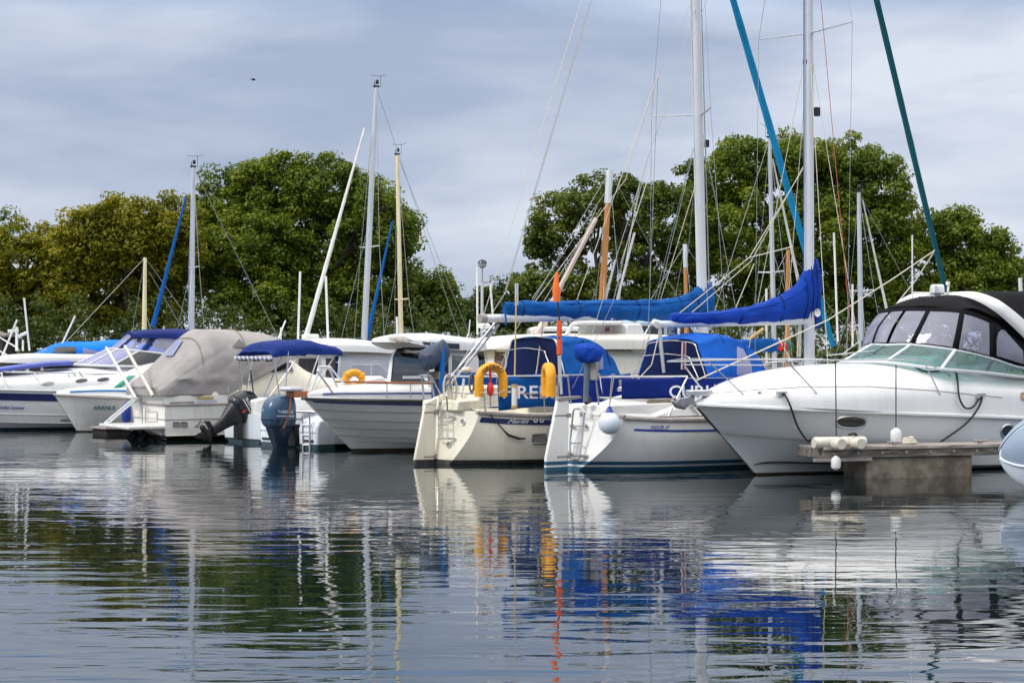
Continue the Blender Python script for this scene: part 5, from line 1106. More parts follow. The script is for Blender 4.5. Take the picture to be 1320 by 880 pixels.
b.decal('vent_grille', M['rub'], [(223, 544), (231, 544), (231, 549), (223, 549)], hbv, .02, 1, frame='frame', fr=.014); b.decal('vent_grille', M['rub'], [(233, 544), (241, 544), (241, 549), (233, 549)], hbv, .02, 1, frame='frame', fr=.014)
b.decal('transom_hatch', mC, [(190, 531), (203, 531), (203, 543), (190, 543)], hbv, .015, 1, frame='frame', fm=M['rub'], fr=.005)
b.decal('name_plate', M['ropetan'], [(254, 511), (275, 511), (275, 514.5), (254, 514.5)], hbv, .012, 1)
b.decal('side_stripe', M['rub'], [(219, 518), (250, 517), (250, 520), (218, 521)], hbv, .012, 1); b.decal('side_stripe', M['lettergrey'], [(253, 517), (280, 515), (280, 518), (253, 519.5)], hbv, .012, 1)
MB().box((-.42, 0, .30), (.85, 2.0, .07)).build('swim_platform', M['gel'], b.o, bevel=.02)
MB().box((-.42, 0, .27), (.87, 2.02, .03)).build('platform_edge', M['rub'], b.o)
for y in (-.8, .8): MB().prism([(-.02, y, .27), (-.4, y, .27), (-.02, y, .1)], (0, .08, 0)).build('platform_bracket', M['gel'], b.o)
for q in (.55, -.05): MB().tube([(-.1, q, .15), (-.25, q, -.02), (-.2, q, -.3)], [.10, .12, .10], 8).build('stern_drive', M['black'], b.o)
lad = b.rails('boarding_ladder', [[(-.75, .85, .35), (-.05, .60, .98)], [(-.75, .60, .35), (-.05, .38, .98)], [(-.75, .85, .35), (-.75, .60, .35)]], .022, M['mastw'])
b.rails('stern_rail', [[(-.1, .2, .35), (-.1, .2, .85)], [(-.1, -.0, .35), (-.1, -.0, .7), (-.1, .2, .7)]], .012, M['steel'])
cv = Loft([arch(-.18, 1.03, .98, 1.16, 5), arch(-.10, 1.05, .98, 1.26, 4), arch(.45, 1.12, .98, 1.86, 3.2), arch(1.0, 1.14, .98, 2.38, 3.1), arch(1.3, 1.13, .98, 2.45, 3.0), arch(2.0, 1.14, 1.28, 2.42, 2.9), arch(2.6, 1.15, 1.60, 2.36, 2.5), arch(3.15, 1.10, 1.88, 2.16, 2.6)])
cb3 = cv.mb(110, 110, (1, 0))
for v in cb3.v:      # taut folds run down from the hoops
    q = max(0, min(1, (v.z-1.0)/1.3)); f = math.sin((v.x*1.6-(2.3-v.z)*.9)*6.5+math.sin(v.x*3)*1.2); v.y += math.copysign(.012*f*math.sin(math.pi*q), v.y); v.z += .012*noise.noise((v.x*2, v.y*2, 2))
for v in cb3.v:      # folds pulled from the hoop down to the lacing
    q = max(0, min(1, (2.35-v.z)/.5))*max(0, min(1, (v.z-1.0)/.3)); k1 = math.sin(v.y*10+v.z*3.5+2*noise.noise((v.y*2, v.z*2, 1))); k2 = math.sin((v.x-v.z*1.5)*5.5+1.2*noise.noise((v.x*1.2, v.z*1.2, 5)))
    v.x += .028*q*abs(k1)**.6*max(0, 1-v.x/1.2); v.y += math.copysign(.022*q*abs(k2)**.5, v.y); v.y += math.copysign(.03*max(0, 1-abs(v.z-1.34)/.12), v.y)*(v.x < 1.6)
for v in cb3.v:
    if v.z < 1.32: v.y *= 1+.03*math.sin(v.x*9+1.3); v.x += .02*math.sin(v.y*11)
cbv = cb3.bvh(); co = cb3.build('canvas_cover', M['grey'], b.o, angle=70, solid=.01)
b.decal('window', M['mauve'], [(214, 460), (228, 440), (237, 440), (224, 460)], cbv, .04, 3, co)
b.decal('window', mat('smoky window', (.13, .12, .118), .75), [(299, 448), (308, 438), (318, 449)], cbv, .035, 2, co)
for x, z in ((1.15, 2.42), (2.25, 2.43)): MB().tube([cv.ev((x+.22)/3.6, v)+Vector((0, math.copysign(.012, v-.5), .012)) for v in np.linspace(.02, .98, 60)], .016, 6).build('seam', M['khaki'], co)
cab = Loft([arch(1.0, 1.12, .92, 1.2, 4), arch(1.9, 1.13, .95, 1.76, 3.5), arch(2.6, 1.12, 1.0, 1.86, 3), arch(3.1, 1.06, 1.0, 1.84, 3), arch(3.6, .98, 1.02, 1.52, 2.8), arch(4.3, .86, 1.08, 1.34, 2.6), arch(5.9, .5, 1.18, 1.3, 2.4), arch(6.5, .15, 1.2, 1.26, 2.2)])
cb4 = cab.mb(40, 36, (1, 1)); cbv4 = cb4.bvh(); cb4.build('foredeck', M['cream'], b.o, angle=60)
b.decal('windscreen', M['glass'], [(316, 479), (322, 468), (338, 465), (374, 468), (378, 480), (335, 481)], cbv4, .02, 2, frame='frame', fm=M['mastw'])
# stern gantry posts leaning over the platform, white
for a, c_ in (((137, 448), (175, 513)), ((161, 446), (197, 510))):
    ya, yb = (1.35, 1.0) if a[0] < 150 else (.2, .0)
    b.tube('lifting_arm', [b.Q(*c_, -.35), b.Q(*a, -.35)], .036, M['fendercream'] if a[0] > 150 else M['mastw'])
MB().ell(b.P(177, 521, .5), (.12, .10, .14)).build('white_buoyancy_bag', M['gel'], b.o)
ph = b.P(199, 520, .0)

# pontoon fittings: cleats, bolts, a flaked rope
for x in (.55, 2.1): MB().box((x, -.30, .515), (.06, .05, .05)).tube([(x-.13, -.30, .55), (x+.13, -.30, .55)], .018, 6).build('cleat', M['rub'], PT.o)
for x in np.linspace(-.6, 2.8, 9): MB().tube([(x, -.432, .40), (x, -.447, .40)], .022, 7).build('bolt', M['rub'], PT.o)
MB().tube([(.9+.16*math.cos(t)*(1-.02*t), -.12+.13*math.sin(t)*(1-.02*t), .515+.004*t) for t in np.linspace(0, 26, 90)], .014, 5).build('rope_coil', M['rope'], PT.o)
# ================================================================== ARANUI: small white cabin boat, bow to the left
b = B_ = Boat('motorboat', 'small white cabin boat with teal name on the bow and a green window panel', 'motorboat', -10.55, 48.95, 203, group='motor cruisers in the marina')
bb_ = [(-1, (.012, .012, .014)), (.03, (.72, .71, .68)), (2.9, (.74, .73, .70))]
mB = mat('white hull, black bottom', (.74, .73, .70), .25, var=.06, scale=1.5, bands=bb_, streak=.2)
lf = Loft(chine_rings([(-5.2, .72, 1.0, .95, .1, .3, 0), (-3.2, .76, 1.05, .92, .12, .3, .05), (-1.6, .82, .92, .66, .16, .35, .3), (-.7, .88, .62, .32, .2, .3, .5), (0, .93, .04, .03, .2, .2, .62)]))
hb = lf.mb(40, 44, (1, 0)); hbv = hb.bvh(); hb.build('hull', mB, b.o, angle=25); deck_grid(lf, .03).build('deck', M['gelclean'], b.o)
dk = Loft([arch(-5.2, 1.0, .70, .92, 5), arch(-3.2, 1.03, .74, 1.0, 4.5), arch(-1.6, .90, .80, 1.10, 4), arch(-.6, .60, .87, 1.12, 3.4), arch(.1, .3, .90, 1.06, 3), arch(.5, .05, .92, .98, 3)]); db_ = dk.mb(30, 30, (1, 1)); dbv = db_.bvh(); db_.build('foredeck', M['gelclean'], b.o, angle=60)
for sd in (0, 1): MB().tube(rail_line(lf, .03, 0, 1, off=.015, side=sd), .022, 6).build('rubbing_strake', M['rub'], b.o)
for sg in (1, -1): b.tube('deck_stripe', [dk.ev(u, .5+sg*.40)+Vector((0, sg*.012, .01)) for u in np.linspace(.02, .85, 20)], .022, M['skypaint'])
b.text('lettering', 'ARANUI', M['tealpaint'], [(120.5, 522.4), (148, 522.6), (148, 528), (120.5, 527.6)], hbv, .015, 0, .015)
cab = Loft([arch(-.75, .55, 1.02, 1.12, 5), arch(-1.5, .72, 1.02, 1.55, 5), arch(-2.4, .84, 1.0, 1.72, 5), arch(-4.2, .86, .98, 1.76, 5)]); cb = cab.mb(26, 34, (1, 1)); cbv = cb.bvh(); cb.build('cabin', M['gelclean'], b.o, angle=45)
b.decal('green_panel', mat('green window film', (.01, .22, .14), .35), [(143, 502), (166, 484.5), (175, 484), (151, 503)], cbv, .015, 3)
b.decal('window', M['glass'], [(180, 500), (184, 487), (205, 487), (205, 500)], cbv, .012, 2)
fd = fender('tall_fender', 'dark blue cylinder fender hanging on the small white cabin boat beside its teal name', 163, 518, 547, 47.7, .115, M['fenderblue'])
# ================================================================== cruiser with navy side band at the left edge
b = A_b = Boat('motor_cruiser', 'white cruiser with broad navy side band, violet sunpad and navy canopy at the left edge', 'motorboat', -8.9, 51.9, 200, group='motor cruisers in the marina')
ab = [(-1, (.006, .04, .09)), (.05, (.74, .74, .73)), (2.9, (.74, .74, .73))]
mA = mat('white hull with teal bottom line', (.74, .74, .73), .2, var=.05, scale=1.5, bands=ab, streak=.1)
lf = Loft(chine_rings([(-1.2, .96, 1.2, 1.14, .14, .35, 0), (1.5, .97, 1.24, 1.12, .16, .4, 0), (3.8, 1.02, 1.12, .88, .2, .4, .15), (5.4, 1.10, .7, .36, .26, .4, .5), (6.2, 1.15, .05, .03, .25, .3, .8)]))
hb = lf.mb(44, 46, (1, 0)); hbv = hb.bvh(); hb.build('hull', mA, b.o, angle=25)
strip(lf, .10, .28, .0, .93, off=.012).build('navy_band', M['navypaint'], b.o)
for sd in (0, 1): MB().tube(rail_line(lf, .02, 0, 1, off=.015, side=sd), .024, 6).tube(rail_line(lf, .62, 0, .8, off=.006, side=sd), .012, 5).build('rubbing_strake', M['gelclean'], b.o)
b.text('lettering', 'Indian Summer', M['bluepaint'], [(0, 522), (32, 523), (32, 527.6), (0, 526.6)], hbv, .015, .35, .01)
b.decal('badge', M['navypaint'], [(89, 531), (99, 531), (99, 534), (89, 534)], hbv, .012, 1); b.decal('grey_panel', M['rub'], [(78, 540), (103, 539), (104, 542.5), (78, 543)], hbv, .012, 1)
dk = Loft([arch(-1.2, 1.18, .95, 1.56, 4.5), arch(.6, 1.2, .97, 1.60, 4), arch(2.2, 1.16, .99, 1.54, 3), arch(3.6, 1.06, 1.02, 1.42, 2.6), arch(5.2, .76, 1.09, 1.34, 2.5), arch(6.3, .4, 1.13, 1.24, 2.4), arch(6.9, .06, 1.15, 1.18, 2.4)]); db_ = dk.mb(40, 36, (1, 1)); dbv = db_.bvh(); db_.build('deck', M['gelclean'], b.o, angle=60)
for px, py in ((62, 494.5), (105, 490.5), (133, 489)): b.decal('porthole', M['glass'] if px > 100 else M['rub'], [(px+8*math.cos(t), py+2.3*math.sin(t)-.12*(8*math.cos(t))) for t in np.linspace(0, 2*math.pi, 15)[:-1]], dbv, .012, 2)
G = [[Vector((x, y, z+.05*math.cos(y*1.4))) for y in np.linspace(-.55, .75, 7)] for x, z in ((2.45, 1.62), (3.0, 1.60), (3.7, 1.52), (4.3, 1.44))]
MB().grid(G).build('sunpad', mat('violet blue cushion', (.09, .12, .42), .7, var=.1), b.o, solid=.10, bevel=.02)
# windscreen and canopy
B = [(2.35, 0, 1.60), (2.1, .55, 1.6), (1.55, 1.0, 1.58), (.4, 1.12, 1.56), (-1.0, 1.14, 1.55)]
T = [(1.45, 0, 2.02), (1.3, .5, 2.0), (.85, .95, 1.96), (.1, 1.07, 1.86), (-1.0, 1.12, 1.62)]
H2 = [(.95, 0, 2.42), (.85, .5, 2.40), (.55, .92, 2.34), (-.2, 1.02, 2.33), (-1.0, 1.05, 2.25)]
Bf, Tf, Hf = mir(B), mir(T), mir(H2)
s1 = Loft([[(np.array(Bf[i])*(1-t)+np.array(Tf[i])*t) for t in (0, 1)] for i in range(9)]); s2 = Loft([[(np.array(Tf[i])*(1-t)+np.array(Hf[i])*t) for t in (0, 1)] for i in range(9)])
wf = MB()
for u in (0, .25, .375, .5, .625, .75, 1): wf.tube([s1.ev(u, 0), s1.ev(u, 1)], .025, 6)
wf.tube([s1.ev(u, 1) for u in np.linspace(0, 1, 30)], .024, 6).tube([s1.ev(u, 0) for u in np.linspace(0, 1, 30)], .028, 6); wo = wf.build('windscreen_frame', M['mastw'], b.o)
for u0, u1 in ((0, .25), (.25, .375), (.375, .5), (.5, .625), (.625, .75), (.75, 1)): patch(s1, u0+.01, u1-.01, .04, .96, 'pane', M['glass'] if u0 >= .75 or u0 < .2 else M['mauve'], par=wo)
for u0, u1 in ((.02, .22), (.24, .36), (.38, .62), (.64, .76), (.78, .98)): patch(s2, u0+.01, u1-.01, .0, .9, 'clear_panel', M['vinyl'])
for u in (.23, .37, .63, .77): patch(s2, u-.012, u+.012, 0, 1, 'canopy_strap', M['navy'], nu=3, solid=.012)
rf = Loft([arch(.98, .88, 2.30, 2.44, 3), arch(.6, 1.0, 2.28, 2.50, 3), arch(-.3, 1.06, 2.24, 2.52, 3), arch(-1.0, 1.06, 2.20, 2.40, 3)]); wrinkle(rf.mb(20, 26, (1, 1)), .012, (3, 3, 3), 6).build('canopy_roof', mat('deep navy canvas', (.005, .016, .12), var=.2, **CV), b.o, angle=60)
rt = [b.P(-20, 475, .5), b.P(8, 479.5, .8), b.P(60, 480.5, .95), b.P(105, 481, 1.05), b.P(150, 482, 1.08)]
dp = lambda px, py: b.hit(px, py, dbv, 0) or b.P(px, py, 1.1)
rl = [rt]+[[b.P(a, c, y), dp(e, f)] for a, c, y, e, f in ((2, 481, .8, 8, 501), (44, 481, .92, 53, 496), (88, 481, 1.02, 94, 503), (92, 477, 1.0, 112, 504), (101, 478, 1.05, 120, 504), (140, 482, 1.07, 147, 492))]+[[Vector((p.x, -p.y, p.z)) for p in rt]]
b.rails('bow_rail', rl, .016, M['steel'])
MB().ell(dp(9, 483)+Vector((0, 0, .08)), (.12, .10, .10)).build('windlass', M['sidebeam'], b.o)
b.rails('radar_post', [[b.P(215, 455, .5), b.P(215, 437, .5)], [b.P(211, 420, .5), b.P(211, 437, .5)]], .02, M['gel']); MB().lathe(b.P(215, 437, .5), [(0, 0), (.2, .0), (.2, .05), (.12, .09), (0, .1)], 12).build('radar_dome', M['gel'], b.o)
# ================================================================== pilothouse boat behind it, bright blue hood
b = Boat('motor_cruiser', 'white fly bridge cruiser with tan wheelhouse and bright blue hood behind the navy banded cruiser', 'motorboat', -11.6, 57.6, 197, group='motor cruisers in the marina')
lf = Loft(chine_rings([(-2.2, .95, 1.3, 1.2, .14, .35, 0), (1.5, 1.0, 1.35, 1.2, .16, .4, 0), (4.2, 1.1, 1.1, .8, .2, .4, .2), (5.6, 1.2, .6, .3, .26, .4, .5), (6.2, 1.25, .05, .03, .25, .3, .8)])); lf.mb(34, 40, (1, 0)).build('hull', mA, b.o, angle=25); deck_grid(lf, .05).build('deck', M['gelclean'], b.o)
cab = Loft([arch(-1.9, 1.1, .95, 1.62, 5), arch(.6, 1.15, .98, 1.66, 5), arch(2.2, 1.1, 1.0, 1.62, 4.5), arch(3.4, .95, 1.05, 1.2, 4)]); cb = cab.mb(24, 34, (1, 1)); cbv = cb.bvh(); cb.build('wheelhouse', M['gelclean'], b.o, angle=45)
b.decal('window', M['brownglass'], [(18, 479), (27, 463), (36, 464), (33, 480)], cbv, .02, 2, frame='frame', fm=M['gel']); b.decal('window', M['dark'], [(37, 480), (38, 465), (53, 465), (53, 480)], cbv, .02, 2, frame='frame', fm=M['gel']); b.decal('window', M['glass'], [(55, 481), (57, 469), (110, 471), (110, 481)], cbv, .02, 3)
b.decal('windscreen', M['brownglass'], [(-8, 479), (10, 466), (18, 464), (12, 480)], cbv, .02, 2, frame='frame', fm=M['gel'])
rf = Loft([arch(3.3, .55, 1.66, 1.72, 4), arch(2.6, 1.1, 1.62, 1.86, 5), arch(1.2, 1.22, 1.60, 1.90, 5), arch(-.5, 1.22, 1.58, 1.86, 5), arch(-2.1, 1.2, 1.52, 1.72, 5)]); rb_ = rf.mb(24, 34, (1, 1)); rbv = rb_.bvh(); rb_.build('flybridge', M['gelclean'], b.o, angle=50)
b.decal('coachline', M['rub'], [(73, 465), (120, 466), (120, 467.5), (73, 466.5)], rbv, .015, 2)
ho = Loft([arch(2.0, .85, 1.80, 1.88, 3), arch(1.3, 1.0, 1.80, 2.18, 3), arch(.4, 1.05, 1.80, 2.22, 3), arch(-.5, 1.05, 1.80, 2.26, 3), arch(-1.6, 1.0, 1.78, 1.98, 3), arch(-2.2, .9, 1.6, 1.70, 3)]); hb_ = wrinkle(ho.mb(34, 30, (1, 1)), .012, (3, 3, 3), 7); hbv_ = hb_.bvh(); h_o = hb_.build('canvas_hood', mat('electric blue canvas', (.004, .17, .72), var=.15, **CV), b.o, angle=60)
b.decal('window', M['glass'], [(53, 454), (60, 448.5), (90, 447), (98, 448), (98, 456)], hbv_, .02, 2, h_o); b.decal('window', M['mauve'], [(106, 457), (107, 449), (128, 453), (126, 459)], hbv_, .02, 2, h_o); b.decal('window', M['vinyl'], [(36, 452), (46, 444), (52, 444), (42, 453)], hbv_, .02, 2, h_o)
b.rails('radar_mast', [[b.P(21.5, 452, .3), b.P(21.5, 421, .3)], [b.P(22, 434, .3), b.P(36, 428, .3)], [b.P(10, 427, .3), b.P(24, 426, .3)]], .045, M['gel'])
for p0, p1 in (((0, 466), (22, 412)), ((38, 452), (31, 384)), ((74, 456), (97, 407)), ((29.5, 452), (29.5, 438))): b.tube('aerial', [b.P(*p0, .5), b.P(*p1, .5)], .03, M['gel'])
b.rails('bow_rail', [[b.P(-5, 432, -.3), b.P(22, 448, -.2)], [b.P(-5, 450, -.3), b.P(14, 460, -.2)]], .02, M['gel'])
# ================================================================== white pilot boat with grey side screens
b = F_b = Boat('motor_cruiser', 'white roofed pilot boat with grey window screens behind the ribbed motorboat bow', 'motorboat', -5.6, 50.9, 35, group='motor cruisers in the marina')
lf = Loft(chine_rings([(0, .95, 1.2, 1.12, .14, .35, 0), (2.4, 1.0, 1.25, 1.12, .16, .4, 0), (4.4, 1.08, 1.0, .72, .2, .4, .2), (5.6, 1.16, .55, .26, .26, .4, .5), (6.2, 1.22, .05, .03, .25, .3, .7)])); lf.mb(34, 40, (1, 0)).build('hull', mA, b.o, angle=25); deck_grid(lf, .05).build('deck', M['gelclean'], b.o)
cab = Loft([arch(.35, 1.0, .95, 1.96, 6), arch(1.4, 1.04, .98, 1.98, 6), arch(2.9, 1.02, 1.0, 1.92, 5.5), arch(3.5, .96, 1.02, 1.3, 5)]); cb = cab.mb(24, 40, (1, 1)); cbv = cb.bvh(); cb.build('wheelhouse', M['gelclean'], b.o, angle=45)
b.decal('curtain', M['curtain'], [(384, 497), (386, 462), (432, 462), (432, 497)], cbv, .02, 3); b.decal('side_screen', M['greywin'], [(436, 497), (440, 459), (505, 463), (507, 494), (505, 499)], cbv, .02, 3)
b.decal('screen_window', mat('pale screen window', (.38, .40, .47), .3), [(446, 492), (452, 470), (487, 470), (501, 482), (501, 492)], cbv, .035, 2, frame='frame', fm=M['gel'], fr=.012); b.tube('screen_bar', [b.hit(477, 492, cbv, .05), b.hit(477, 470, cbv, .05)], .016, M['gel'])
b.decal('side_blind', M['navy'], [(425, 498), (430, 460), (436, 459), (433, 498)], cbv, .03, 1)
rf = Loft([arch(-.3, 1.05, 1.94, 2.12, 5), arch(.8, 1.16, 1.94, 2.28, 4), arch(1.8, 1.16, 1.92, 2.24, 4), arch(2.9, 1.10, 1.86, 2.08, 4), arch(3.45, 1.0, 1.80, 1.88, 4)]); rf.mb(26, 34, (1, 1)).build('roof', M['gelclean'], b.o, angle=50)
b.rails('side_rail', [[b.P(465, 485, -1.2), b.P(510, 483, -1.2)], [b.P(512, 483, -1.2), b.P(514, 505, -1.2)]], .016, M['steel'])
for p0, p1, r in (((384, 442), (387, 350), .028), ((423, 442), (420, 356), .03)): b.tube('aerial', [b.P(*p0, -.2), b.P(*p1, -.2)], r, M['gel'])
MB().box(b.P(400, 434, .2), (.42, .22, .14)).build('searchlight', M['gel'], b.o, bevel=.04); MB().ell(b.P(485, 444, -.2), (.28, .2, .07)).build('life_raft_lid', M['cream'], b.o)
b.rails('aerial_mount', [[b.P(357, 441, .9), b.P(368, 413, .9)], [b.P(362, 441, .9), b.P(362, 422, .9)]], .02, M['gel'])
c = Vector(wpt(456, 489, 42.0)); root = link(bpy.data.objects.new('ring_lifebuoy', None)); root.location = c; root.rotation_euler = (0, 0, R(25)); tag(root, 'round yellow lifebuoy beside the teak rail of the ribbed motorboat', 'lifebuoy', 'yellow lifebuoys')
MB().tube([(.185*math.cos(t), 0, .150*math.sin(t)) for t in np.linspace(0, 2*math.pi, 29)[:-1]], .072, 10, closed=True).build('foam_ring', M['yellow'], root, angle=60)
for t in (.6, 2.5, 3.8, 5.6): MB().tube([(.185*math.cos(t)+.095*math.cos(t)*math.cos(a), .095*math.sin(a), .150*math.sin(t)+.09*math.sin(t)*math.cos(a)) for a in np.linspace(0, 2*math.pi, 13)[:-1]], .012, 5, closed=True).build('strap', M['yellow'], root)
MB().tube([(-.13, .02, -.05), (0, .0, .1), (.1, .02, .02)], .012, 5).build('grab_line', M['rope'], root)
# ================================================================== cream wheelhouse motor yacht behind the sloops
b = I_b = Boat('motor_yacht', 'cream trawler yacht with raked wheelhouse windows and an aft fly bridge behind the cream sloop', 'motorboat', 1.0, 46.9, 215, group='motor cruisers in the marina')
mI = mat('cream topsides', (.78, .75, .66), .3, var=.06, scale=1.2, streak=.15)
lf = Loft(hull_rings([(-4.2, 1.0, 1.3, 1.15, .5, 0), (-1, 1.0, 1.42, 1.3, .6, 0), (2, 1.1, 1.3, 1.1, .6, .1), (3.6, 1.25, .8, .45, .5, .3), (4.4, 1.35, .05, .03, .3, .5)])); lf.mb(34, 40, (1, 0)).build('hull', mI, b.o, angle=25); deck_grid(lf, .05).build('deck', mI, b.o)
wr = Loft([arch(2.15, .9, 1.0, 1.2, 7), arch(1.85, .98, 1.0, 1.98, 7), arch(.2, 1.05, 1.0, 2.02, 7), arch(-1.6, 1.05, 1.0, 2.0, 7), arch(-3.0, 1.0, 1.0, 1.94, 7)]); wb_ = wr.mb(30, 44, (1, 1)); wbv = wb_.bvh(); wb_.build('wheelhouse', mI, b.o, angle=45)
b.decal('window', M['brownglass'], [(637, 477), (638, 453), (653, 453), (653, 477)], wbv, .02, 2, frame='frame', fm=M['cream'], fr=.03); b.decal('window', M['glass'], [(612, 479), (607, 452), (625, 453), (630, 479)], wbv, .02, 2, frame='frame', fm=M['cream'], fr=.02); b.decal('window', M['glass'], [(590, 479), (590, 452), (604, 452), (608, 479)], wbv, .02, 2, frame='frame', fm=M['cream'], fr=.02); b.decal('window', M['dark'], [(667, 470), (668, 450), (676, 450), (676, 470)], wbv, .02, 1, frame='frame', fm=M['cream'], fr=.02)
rf = Loft([arch(2.35, .95, 2.0, 2.06, 6), arch(1.85, 1.15, 2.0, 2.24, 5), arch(.2, 1.22, 2.0, 2.36, 5), arch(-2.2, 1.22, 2.0, 2.36, 5), arch(-3.3, 1.18, 1.98, 2.28, 5)]); rf.mb(24, 36, (1, 1)).build('roof', mI, b.o, angle=50)
# aft fly bridge with a see-through window opening
fb = MB()
y1 = 1.0
for y in (1.0, -1.0):
    fb = MB()
    for p0, p1, r in (((730, 432), (737, 419), .05), ((737, 419), (745, 417), .05), ((745, 417), (800, 416.5), .05)): fb.tube([b.P(*p0, y), b.P(*p1, y)], r, 7)
    fb.build('flybridge_hoop', M['gelclean'], b.o)
MB().grid([[b.P(px, py, y)+Vector((0, 0, .04*(1-y*y))) for y in np.linspace(-1, 1, 7)] for px, py in ((737, 419), (745, 416.5), (770, 416), (800, 416.5))]).build('flybridge_top', M['gelclean'], b.o, solid=.06)
MB().prism([b.P(775, 432), b.P(776, 417), b.P(795, 417), b.P(800, 433), b.P(806, 446), b.P(740, 446), b.P(729, 432)], (0, 1.9, 0)).build('flybridge_moulding', M['gelclean'], b.o, bevel=.05)
MB().prism([b.P(786, 447), b.P(806, 447), b.P(822, 478), b.P(822, 500), b.P(770, 500)], (0, 1.85, 0)).build('aft_cabin', mI, b.o, bevel=.04)
MB().box(b.P(783, 424.5, 1.0), (.12, .05, .12)).build('side_light', mat('dark red lens', (.10, .02, .02), .3), b.o, bevel=.02)
b.rails('aft_rail', [[b.P(805, 440, .6), b.P(842, 452, .6), b.P(842, 475, .6)], [b.P(806, 455, .6), b.P(836, 464, .6)], [b.P(803, 447, .9), b.P(822, 477, .9)], [b.P(812, 467, .4), b.P(838, 418, .4)]], .02, M['gel'])
for p0, p1, r in (((615.5, 431), (615, 344), .022), ((637, 430), (632, 365), .022)): b.tube('aerial', [b.P(*p0, .2), b.P(*p1, .2)], r, M['gel'])
b.tube('derrick', [b.P(690, 432, 0), b.P(708, 405, 0)], .09, mat('pinkish mast tube', (.55, .45, .40), .5), None)
MB().lathe(b.P(624, 428, .3), [(0, 0), (.06, 0), (.04, .08), (.14, .10), (.15, .16), (.1, .2), (0, .21)], 12).build('radar_dome', M['gel'], b.o); MB().lathe(b.P(630, 421, .3), [(.02, 0), (.05, .05), (.09, .12), (0, .1)], 12, 'X').build('horn', M['steel'], b.o)
b.rails('windscreen_wiper', [[b.P(604, 430, .9), b.P(596, 448, .9)], [b.P(606, 412, .9), b.P(604, 432, .9)]], .012, M['gel'])
MB().ell(b.P(636, 476, 1.2), (.12, .1, .09)).build('pink_buoy', M['pink'], b.o)

